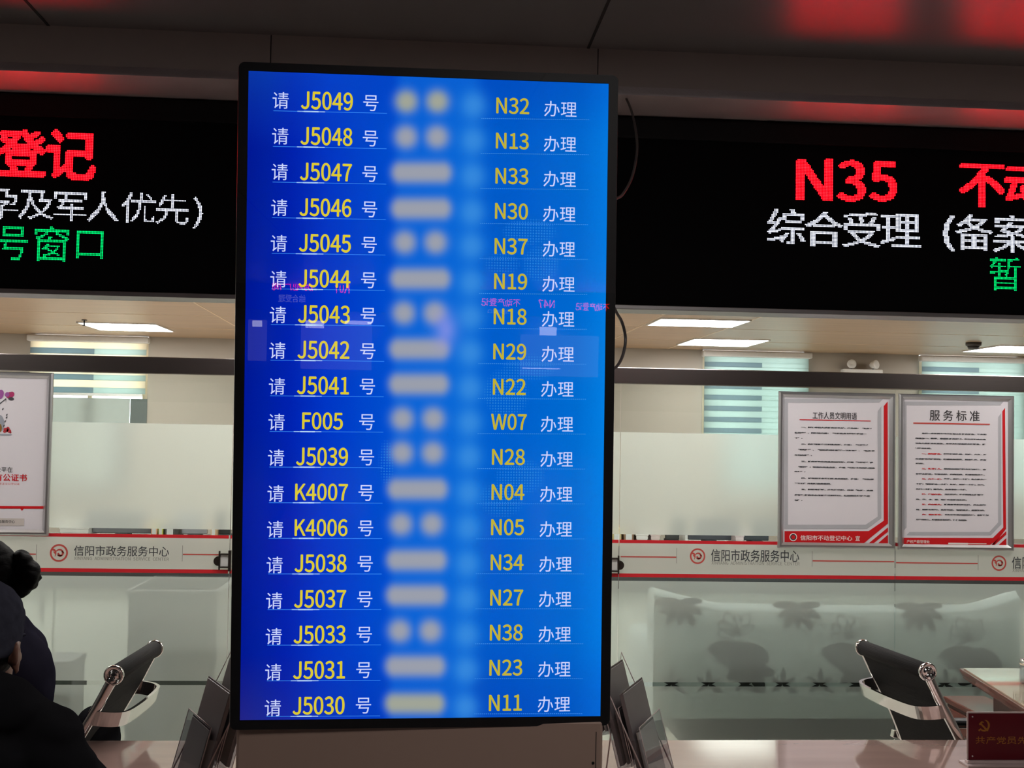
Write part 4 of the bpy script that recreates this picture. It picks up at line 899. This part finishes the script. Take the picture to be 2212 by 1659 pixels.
# dim shapes behind the left pane
Y2 = YG+.30; Q2 = YP(Y2); a = Q2.uv(282, 1272); c = Q2.uv(468, 1480)
cb = thing('printer_cabinet', 'tall grey office machine blurred behind the left frosted pane', 'cabinet', ((a[0]+c[0])/2, Y2+.25, 0))
MB().box((a[0], Y2, 0), (c[0], Y2+.5, a[1]), 0, .01).build('body', M_cab, cb)
MB().box((a[0]-.01, Y2-.012, a[1]-.03), (c[0]+.02, Y2+.51, a[1]), 0, .01).build('top_lid', M_cab2, cb)
zc_ = Q2.uv(400, 1328)[1]; MB().box((a[0]+.05, Y2-.006, zc_-.02), (c[0]-.02, Y2+.004, zc_+.01)).build('paper_slot', M_cab2, cb)
Y3 = YG+.14; Q3 = YP(Y3); a = Q3.uv(40, 1426); c = Q3.uv(156, 1480)
gb = thing('storage_box', 'small grey box blurred behind glass beside the person with hair bun', 'box', ((a[0]+c[0])/2, Y3+.12, 0))
MB().box((a[0], Y3, 0), (c[0], Y3+.24, a[1]-.03), 0, .006).build('box_body', M_cab, gb); MB().box((a[0]-.006, Y3-.006, a[1]-.03), (c[0]+.006, Y3+.246, a[1]), 0, .006).build('box_lid', M_cab2, gb)
# cabinet row deeper in the office, with paper trays and boxes on top
Y4 = 6.7; Q4 = YP(Y4); zi = Q4.uv(1106, 1163)[1]; zg_ = Q4.uv(1106, 1248)[1]
def cab_row(x0, x1, label):
    t = thing('filing_cabinet', label, 'filing cabinet', ((x0+x1)/2, Y4+.25, 0), 'filing cabinets behind the glass')
    MB().box((x0, Y4, 0), (x1, Y4+.5, zi-.14), 0, .004).build('body', M_cabp, t); MB().box((x0-.01, Y4-.03, zi-.14), (x1+.01, Y4+.5, zi-.04), 0, .004).build('cabinet_top', M_cab2, t); MB().box((x0, Y4-.05, zg_-.05), (x1, Y4-.02, zg_+.045), 0, .004).build('dark_gap_strip', M_cab2, t)  # dark strip added across the front so the clear gap reads dark
    k = 0; x = x0+.02
    while x+.45 < x1: dd = MB().box((x, Y4-.015, .06), (x+.44, Y4, zi-.15), 0, .003).build('door', M_cabp, t); MB().box((x+.38, Y4-.025, .6), (x+.395, Y4-.015, .72)).build('handle', M_alu, dd); x += .455
cab_row(Q4.uv(-240, 1200)[0], Q4.uv(520, 1200)[0], 'pale filing cabinets with dark top, behind the left glass pane')
cab_row(Q4.uv(1250, 1200)[0], Q4.uv(2330, 1200)[0], 'pale filing cabinets with dark top, behind the right glass panes')
items = [('paper_stack', 123, 188, 'paper stack', 'white', (.75, .72, .68)), ('desk_monitor', 188, 320, 'monitor', 'dark grey', (.16, .16, .17)), ('file_box', 322, 336, 'box', 'orange', (.75, .42, .25)), ('file_box', 338, 348, 'box', 'yellow green', (.6, .62, .12)), ('file_box', 352, 375, 'box', 'dark', (.08, .075, .07)),
         ('desk_monitor', 384, 440, 'monitor', 'grey', (.30, .30, .32)), ('file_box', 452, 464, 'box', 'tan', (.72, .48, .28)), ('desk_monitor', 466, 492, 'monitor', 'black', (.03, .03, .03)), ('file_box', 1325, 1345, 'box', 'golden', (.62, .5, .25)), ('file_box', 1350, 1372, 'box', 'brown', (.25, .14, .08)), ('paper_stack', 1376, 1404, 'paper stack', 'white', (.78, .74, .70)), ('paper_stack', 1408, 1430, 'paper stack', 'pinkish', (.7, .55, .52)), ('desk_monitor', 1446, 1476, 'monitor', 'black', (.05, .05, .05)), ('file_box', 1484, 1489, 'box', 'white', (.8, .78, .72)), ('desk_monitor', 1496, 1590, 'monitor', 'dark', (.07, .075, .09)), ('paper_stack', 1592, 1612, 'paper stack', 'pale pink', (.72, .6, .6)), ('desk_monitor', 1616, 1672, 'monitor', 'slate', (.06, .07, .08))]
side = lambda x: 'left of display' if x < 900 else 'right of display'
for i, (nm, xa_, xb_, cat, cn, rgb) in enumerate(items):
    u0, u1 = Q4.uv(xa_, 1158)[0], Q4.uv(xb_, 1158)[0]; mm = pbr('%s item %d' % (cn, i), rgb+(1,), .6)
    hh = .10 if nm != 'desk_monitor' else .13
    nxt = items[i-1] if i else items[i+1]
    t = thing(nm, '%s %s above red stripe %s, next to %s %s' % (cn, cat, side(xa_), nxt[4], nxt[3]), cat, ((u0+u1)/2, Y4+.15, zi-.04), 'things on the cabinets behind the glass')
    if nm == 'desk_monitor':
        MB().box((u0, Y4+.10, zi-.005), (u1, Y4+.125, zi+hh), 0, .004).build('monitor_body', mm, t); MB().box(((u0+u1)/2-.03, Y4+.06, zi-.04), ((u0+u1)/2+.03, Y4+.2, zi-.004)).build('monitor_foot', M_cab2, t)
    elif nm == 'paper_stack':
        b = MB()
        for k in range(5): b.box((u0+.004*((k*3) % 4)-.004, Y4+.04, zi-.04+k*hh/5), (u1-.004*((k*2) % 3), Y4+.26, zi-.04+(k+.94)*hh/5))
        b.build('sheets', mm, t)
    else:
        MB().box((u0, Y4+.04, zi-.04), (u1, Y4+.28, zi-.04+hh), 0, .003).build('box_body', mm, t); MB().box((u0+.2*(u1-u0), Y4+.037, zi-.02), (u1-.2*(u1-u0), Y4+.04, zi+.03)).build('box_label', M_white, t)

# ------------------------------------------------------------------ ceiling fittings and wall lamp in the office
p = PZ(2103, 740, ZO); t = thing('dome_camera', 'dark round ceiling dome beside the right light panel', 'ceiling dome', (p.x, p.y-.3, ZO))
q = V((p.x, p.y, ZO)); MB().lathe([(.062, -.03), (.066, -.02), (.066, 0)], q).build('dome_base', M_dkgrey, t)
MB().lathe([(.03, -.062), (.045, -.055), (.052, -.03)], q).build('dome_cover', M_dkgrey, t)
t.location = q
for ch in t.children: ch.location = (0, .0, 0)
for ch in t.children:
    for v_ in ch.data.vertices: v_.co += V((0, -.3, 0))
p = PZ(186, 692, ZO); t = thing('sprinkler', 'tiny dark ceiling sprinkler at corner of left light panel', 'sprinkler', (p.x, p.y-.05, ZO)); q = V((p.x, p.y-.05, ZO))
MB().lathe([(.022, -.006), (.022, 0)], q).build('collar', M_dkgrey, t); MB().lathe([(.016, -.05), (.016, -.047), (.006, -.045), (.006, -.006)], q).build('sprinkler_head', M_dkgrey, t)
EP = YP(YB-.06); u, v = EP.uv(1862, 800); t = thing('emergency_light', 'white twin-spot emergency light on back wall above the steel rail', 'emergency light', (u, YB, v-.12))
MB().box((u-.2, YB-.10, v-.07), (u+.2, YB, v+.01), 0, .01).build('lamp_case', M_white, t)
for s in (-1, 1):
    hq = V((u+s*.11, YB-.09, v+.055)); lh = MB().lathe([(.015, -.05), (.035, -.02), (.045, .03), (.04, .035), (.005, .02)], hq, V((s*.6, -1, .15))).build('lamp_head', M_white, t)
    MB().tube([(u+s*.11, YB-.06, v+.005), hq], .01, 8).build('lamp_neck', M_dkgrey, lh)

# ------------------------------------------------------------------ people
def fuse(prims, name, mat, parent, voxel=.006, smooth_it=6, noise=None):
    """round solids fused into one continuous surface"""
    b = MB()
    for p_ in prims:
        if p_[0] == 'e': b.ball(p_[1], p_[2], 0, 3, p_[3] if len(p_) > 3 else None)
        else:
            a_, c_, r0, r1 = p_[1:5]; a_, c_ = V(a_), V(c_); L = (c_-a_).length; nst = max(2, int(L/(min(r0, r1)*.35))+1)
            for k in range(nst+1): b.ball(a_.lerp(c_, k/nst), lerp(r0, r1, k/nst), 0, 2)
    o = b.build(name, mat, parent); mo = o.modifiers.new('r', 'REMESH'); mo.mode = 'VOXEL'; mo.voxel_size = voxel; mo.use_smooth_shade = True
    ms_ = o.modifiers.new('s', 'SMOOTH'); ms_.factor = .5; ms_.iterations = smooth_it
    dg = bpy.context.evaluated_depsgraph_get(); me = bpy.data.meshes.new_from_object(o.evaluated_get(dg)); o.modifiers.clear(); old = o.data; o.data = me; bpy.data.meshes.remove(old)
    me.polygons.foreach_set('use_smooth', [True]*len(me.polygons))
    if not me.materials: me.materials.append(mat)
    if noise:
        from mathutils import noise as nz_
        amp, fq = noise; nrm = [v_.normal.copy() for v_ in me.vertices]
        for v_, nn in zip(me.vertices, nrm): v_.co += nn*amp*nz_.noise(V((v_.co.x*fq, v_.co.y*fq, v_.co.z*fq*1.7)))
    return o
def person(name_label, loc, rot, hand_l, hand_r, head_turn, hair, coat_mat, coat_noise, bulk, grp=None, hx=.045, hood=False):
    """seated figure; local x = facing, y = left, z up; loc = point on the floor below the hips"""
    r = bpy.data.objects.new('person', None); C.objects.link(r); r.location = loc; r.rotation_euler = (0, 0, rot); WL[r.name] = V((0, 0, 0)); tag(r, name_label, 'person', grp)
    hip = .56; nk = V((.02, 0, 1.02)); hd = V((hx, 0, 1.155)); HR = Matrix.Rotation(head_turn, 3, 'Z')
    def hp(x, y, z): return hd + HR @ V((x, y, z))
    hq = HR.to_quaternion()
    S = [V((0, s*.175, .945)) for s in (1, -1)]; hands = [V(hand_l), V(hand_r)]; EL = []
    for s, sh, h_ in zip((1, -1), S, hands):
        d = (h_-sh); L = d.length; a_, c_ = .29, .26; L = min(L, .54); x = (a_*a_-c_*c_+L*L)/(2*L); y_ = math.sqrt(max(0, a_*a_-x*x)); dn = d.normalized(); pole = V((-.5, s*.6, -.7)); pole = (pole-dn*pole.dot(dn)).normalized(); EL.append(sh+dn*x+pole*y_)
    KN = [V((.46, s*.11, .50)) for s in (1, -1)]; AN = [V((.47, s*.12, .10)) for s in (1, -1)]
    pr = [('e', hp(-.012, 0, .03), (.098, .077, .092), hq.to_matrix()), ('e', hp(.03, 0, -.045), (.062, .055, .07), hq.to_matrix()), ('e', hp(.055, 0, -.095), (.032, .032, .022), hq.to_matrix()),
          ('c', hp(.088, 0, .008), hp(.104, 0, -.028), .009, .014), ('e', hp(.094, .012, -.034), .009), ('e', hp(.094, -.012, -.034), .009), ('c', hp(.084, .018, -.062), hp(.084, -.018, -.062), .008, .008), ('e', hp(.075, .03, .022), (.016, .024, .008)), ('e', hp(.075, -.03, .022), (.016, .024, .008)), ('e', hp(.066, .042, -.02), .02), ('e', hp(.066, -.042, -.02), .02)]
    for s in (1, -1):   # ears: shell, rim and lobe
        pr += [('e', hp(-.012, s*.083, -.005), (.016, .007, .029), hq.to_matrix() @ Matrix.Rotation(s*.35, 3, 'Z')), ('c', hp(-.026, s*.090, .016), hp(-.024, s*.090, -.012), .0065, .006), ('e', hp(-.010, s*.085, -.031), (.008, .006, .010)), ('c', hp(-.02, s*.089, .022), hp(0, s*.084, .022), .006, .005)]
    pr += [('c', nk, hp(-.005, 0, -.07), .056, .053), ('c', V((0, 0, hip+.02)), V((0, 0, hip+.16)), .115, .108), ('e', V((0, 0, .86)), (.10, .145, .13)), ('e', V((-.005, 0, .70)), (.095, .13, .16)), ('c', S[0], S[1], .058, .058), ('e', V((-.02, 0, hip)), (.12, .16, .10))]
    for s, sh, el, h_, kn, an in zip((1, -1), S, EL, hands, KN, AN):
        pr += [('c', sh, el, .050, .039), ('c', el, h_, .038, .025), ('c', V((0, s*.085, hip-.01)), kn, .082, .055), ('c', kn, an, .054, .035), ('c', an+V((-.02, 0, -.05)), an+V((.14, 0, -.065)), .034, .027)]
        f = (h_-el).normalized(); fx = V((f.x, f.y, 0)); fx = fx.normalized() if fx.length > .1 else V((1, 0, 0)); sd = V((-fx.y, fx.x, 0)); pm = h_+fx*.05
        pr += [('c', h_, pm, .026, .020)]+[('e', pm+sd*(k*.018), (.020, .013, .012)) for k in (-1, 0, 1)]
        for k, ln_ in zip((-1.5, -.5, .5, 1.5), (.058, .074, .078, .068) if s > 0 else (.068, .078, .074, .058)):
            b0 = pm+sd*(k*.018)+fx*.022; b1 = b0+fx*(ln_*.45)+V((0, 0, .002)); b2 = b1+fx*(ln_*.32)+V((0, 0, -.012)); b3 = b2+fx*(ln_*.2)+V((0, 0, -.012)); pr += [('c', b0, b1, .0092, .0086), ('c', b1, b2, .0086, .008), ('c', b2, b3, .008, .0072)]
        tb = h_+fx*.02-sd*(s*.024); t1 = tb+fx*.03-sd*(s*.026)-V((0, 0, .004)); pr += [('c', tb, t1, .012, .010), ('c', t1, t1+fx*.028-V((0, 0, .006)), .010, .0082)]
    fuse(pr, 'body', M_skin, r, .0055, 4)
    for s in (1, -1):
        b = MB().ball(hp(.079, s*.03, .008), (.010, .013, .008), 0, 3, hq.to_matrix()); b.ball(hp(.0885, s*.03, .008), (.003, .0055, .0055), 1, 2, hq.to_matrix()); b.build('eye', [M_eye, M_hair], r)
    b = MB().ball(hp(.0905, 0, -.060), (.006, .022, .0045), 0, 3, hq.to_matrix()); b.ball(hp(.0905, 0, -.069), (.006, .019, .0045), 0, 3, hq.to_matrix()); b.build('lips', M_lips, r)
    # clothes
    k = bulk
    ct_ = [('c', V((-.005, 0, .47)), V((-.005, 0, .66)), .150*k, .135*k), ('e', V((-.008, 0, .86)), (.135*k, .18*k, .18*k)), ('e', V((-.008, 0, .72)), (.135*k, .165*k, .20)), ('c', S[0]+V((0, 0, -.012)), S[1]+V((0, 0, -.012)), .076*k, .076*k), ('c', V((-.005, 0, .95)), V((hx*.5, 0, 1.045)), .10, .072)]+[('c', V((-.01, s_*.03, 1.02)), V((-.005, s_*.165, .945)), .062*k, .066*k) for s_ in (1, -1)]
    if hood: ct_ += [('e', V((-.06, 0, 1.072)), (.105, .165, .078)), ('e', V((-.085, 0, .98)), (.085, .14, .09))]+[('c', V((-.03, s_*.07, 1.06)), V((-.01, s_*.170, .985)), .075, .072) for s_ in (1, -1)]
    for s, sh, el, h_ in zip((1, -1), S, EL, hands):
        w_ = el.lerp(h_, .86); ct_ += [('c', sh+V((0, s*.006, -.01)), el, .073*k, .057*k), ('c', el, w_, .057*k, .042*k), ('c', V((0, s*.09, hip-.01)), V((.2, s*.10, .545)), .105*k, .09)]
    fuse(ct_, 'coat', coat_mat, r, .008, 8, coat_noise)
    tr_ = [('e', V((-.02, 0, hip)), (.128, .168, .105))]
    for s, kn, an in zip((1, -1), KN, AN): tr_ += [('c', V((0, s*.088, hip-.01)), kn, .089, .063), ('c', kn, an+V((0, 0, .0)), .063, .050)]
    fuse(tr_, 'trousers', M_trous, r, .009, 6, (.006, 14))
    for s, an in zip((1, -1), AN): fuse([('c', an+V((-.03, 0, -.055)), an+V((.15, 0, -.062)), .041, .034), ('c', an+V((-.02, 0, -.01)), an+V((-.01, 0, -.05)), .042, .042), ('e', an+V((.06, 0, -.09)), (.125, .042, .012))], 'shoe', M_shoe, r, .006, 4)
    if hair == 'bun':
        fuse([('e', hp(-.022, 0, .045), (.108, .087, .094), hq.to_matrix()), ('e', hp(-.05, 0, -.02), (.075, .078, .085), hq.to_matrix()), ('c', hp(-.06, 0, -.06), hp(-.05, 0, -.10), .05, .035), ('c', hp(.0, .078, .02), hp(-.02, .07, -.05), .014, .016), ('c', hp(.0, -.078, .02), hp(-.02, -.07, -.05), .014, .016)], 'hair', M_hair, r, .006, 4, (.003, 40))
        hb = fuse([('e', hp(-.135, 0, .055), (.035, .04, .042), hq.to_matrix()), ('e', hp(-.155, .0, .022), (.038, .046, .048), hq.to_matrix()), ('e', hp(-.135, 0, -.012), (.034, .042, .030), hq.to_matrix()), ('c', hp(-.10, 0, .02), hp(-.15, 0, .03), .036, .032)], 'hair_bun', M_hair, r, .005, 3, (.006, 38))
    else:
        fuse([('e', hp(-.016, 0, .02), (.102, .081, .088), hq.to_matrix()), ('e', hp(-.055, 0, -.035), (.052, .066, .05), hq.to_matrix())], 'hair', M_hair, r, .006, 3, (.002, 60))
        cp = fuse([('e', hp(-.012, 0, .062), (.112, .090, .088), hq.to_matrix()), ('e', hp(-.02, 0, .035), (.112, .0905, .06), hq.to_matrix()), ('e', hp(-.03, 0, .012), (.104, .088, .030), hq.to_matrix())], 'cap', M_cap, r, .006, 5, (.0018, 50))
        fuse([('e', hp(.098, 0, .020), (.05, .056, .008), hq.to_matrix() @ Matrix.Rotation(.18, 3, 'Y'))], 'cap_brim', M_cap, cp, .005, 3)
        b = MB(); b.ball(hp(-.012, 0, .150), (.008, .008, .004), 0, 2); b.build('cap_button', M_cap, cp)
    return r
# person on the left chair, facing left, bun at the back of the head
wq = P(-24, 1262, 3.60); wl = V((wq.x+.045+.0, 3.60, 0))
person('person with dark hair bun and navy coat, seated at left behind the counter', (wl.x, wl.y, wq.z-1.155), math.pi+.0, (.34, .16, .66), (.34, -.10, .66), .25, 'bun', M_coat, (.006, 9), 1.0, None, .100)
cq = P(-64, 1416, 2.46)
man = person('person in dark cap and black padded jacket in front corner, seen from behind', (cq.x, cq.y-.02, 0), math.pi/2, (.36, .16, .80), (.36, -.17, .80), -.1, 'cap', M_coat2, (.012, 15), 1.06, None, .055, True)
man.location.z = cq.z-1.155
print('woman z', wq.z-1.155, 'man z', cq.z-1.155)
st = thing('stool', 'round black stool under the person in dark cap', 'stool', (cq.x, cq.y-.02, 0))
so = V((cq.x, cq.y-.02, 0)); zz = .46+cq.z-1.155
MB().lathe([(.17, zz-.05), (.18, zz-.03), (.18, zz), (.15, zz+.012)], so).build('stool_seat', M_plast, st)
for k in range(4):
    a_ = math.pi/4+k*math.pi/2; MB().tube([so+V((math.cos(a_)*.1, math.sin(a_)*.1, zz-.05)), so+V((math.cos(a_)*.18, math.sin(a_)*.18, 0))], .011, 8).build('leg', M_chrome, st)
# black coat heaped on the seat behind the person with the bun
fq = P(190, 1575, 3.60)
hc = thing('folded_coat', 'black coat heaped on left chair seat, between backrest and seated person', 'coat', (fq.x, 3.6, .478))
fuse([('e', V((fq.x+.01, 3.58, .54)), (.12, .20, .06)), ('e', V((fq.x+.0, 3.56, .65)), (.075, .17, .115)), ('e', V((fq.x+.035, 3.56, .715)), (.06, .15, .095)), ('e', V((fq.x-.05, 3.56, .60)), (.06, .15, .09))], 'coat_cloth', M_coat2, hc, .008, 8, (.010, 12))
for v_ in hc.children[0].data.vertices: v_.co -= V((0, 0, 0))

# ------------------------------------------------------------------ the opposite side of the hall (seen only as reflections)
def mirror_pt(px, py, Y):     # where the display's glass shows the point of plane Y
    h_ = TV.hit(px, py); d = (h_-CAM).normalized(); d2 = d-2*d.dot(TV.n)*TV.n; return h_+d2*((Y-h_.y)/d2.y)
OP = YH+.25
a = mirror_pt(1300, 600, OP); c = mirror_pt(560, 700, OP); print('opposite', a, c)
os_ = thing('led_sign', 'black LED sign with red letters on the far side of hall, behind the viewer', 'led sign', (0, OP, 2.0))
za_ = mirror_pt(1100, 682, OP).z; MB().box((XL+.3, OP-.15, za_), (XR-.3, OP-.004, za_+.75)).build('housing', M_black, os_)
OPP = Plane((0, OP, 0), (-1, 0, 0), (0, 0, 1))
def refl_text(s, px0, px1, py, hpx, mat, nm):
    a_, c_ = mirror_pt(px0, py, OP), mirror_pt(px1, py, OP); k = abs(a_.x-c_.x)/abs(px1-px0); b = MB(); write_fit(b, s, OPP, (-(a_.x+c_.x)/2, a_.z), hpx*k, abs(a_.x-c_.x), .004, 0, .02); b.build(nm, mat, os_)
refl_text('不动产登记', 1040, 1124, 652, 17, M_ledR, 'red_text'); refl_text('N47', 1163, 1198, 656, 17, M_ledR, 'red_text'); refl_text('不动产登记', 1244, 1316, 662, 17, M_ledR, 'red_text')
refl_text('业务窗口', 1054, 1100, 672, 9, M_ledW, 'white_text'); refl_text('K07', 722, 755, 620, 26, M_ledR, 'red_text'); refl_text('房地产局', 588, 676, 614, 26, M_ledR, 'red_text'); refl_text('综合受理', 602, 660, 644, 17, M_ledW, 'white_text')

M_far1 = emit('far lit office glass', (.85, .88, 1, 1), .8); M_far2 = emit('far office lamp', (1, 1, 1, 1), 9)
fo_ = thing('lit_office_front', 'lit office glass front on the far side of hall, behind the viewer', 'office front', (0, OP, 0))
def far_rect(nm, mat, x0, y0, x1, y1, off):
    a_, c_ = mirror_pt(x0, y0, OP), mirror_pt(x1, y1, OP); MB().box((a_.x, OP-.02+off, a_.z), (c_.x, OP+off, c_.z), 0).build(nm, mat, fo_)
for q in ((536, 690, 575, 780), (650, 700, 802, 800), (1125, 722, 1292, 815)): far_rect('lit_glass', M_far1, *q, -.03)
for q in ((545, 692, 566, 706), (660, 692, 700, 709), (745, 692, 802, 702), (1166, 706, 1202, 725), (1128, 794, 1210, 798)): far_rect('office_lamp', M_far2, *q, .0)
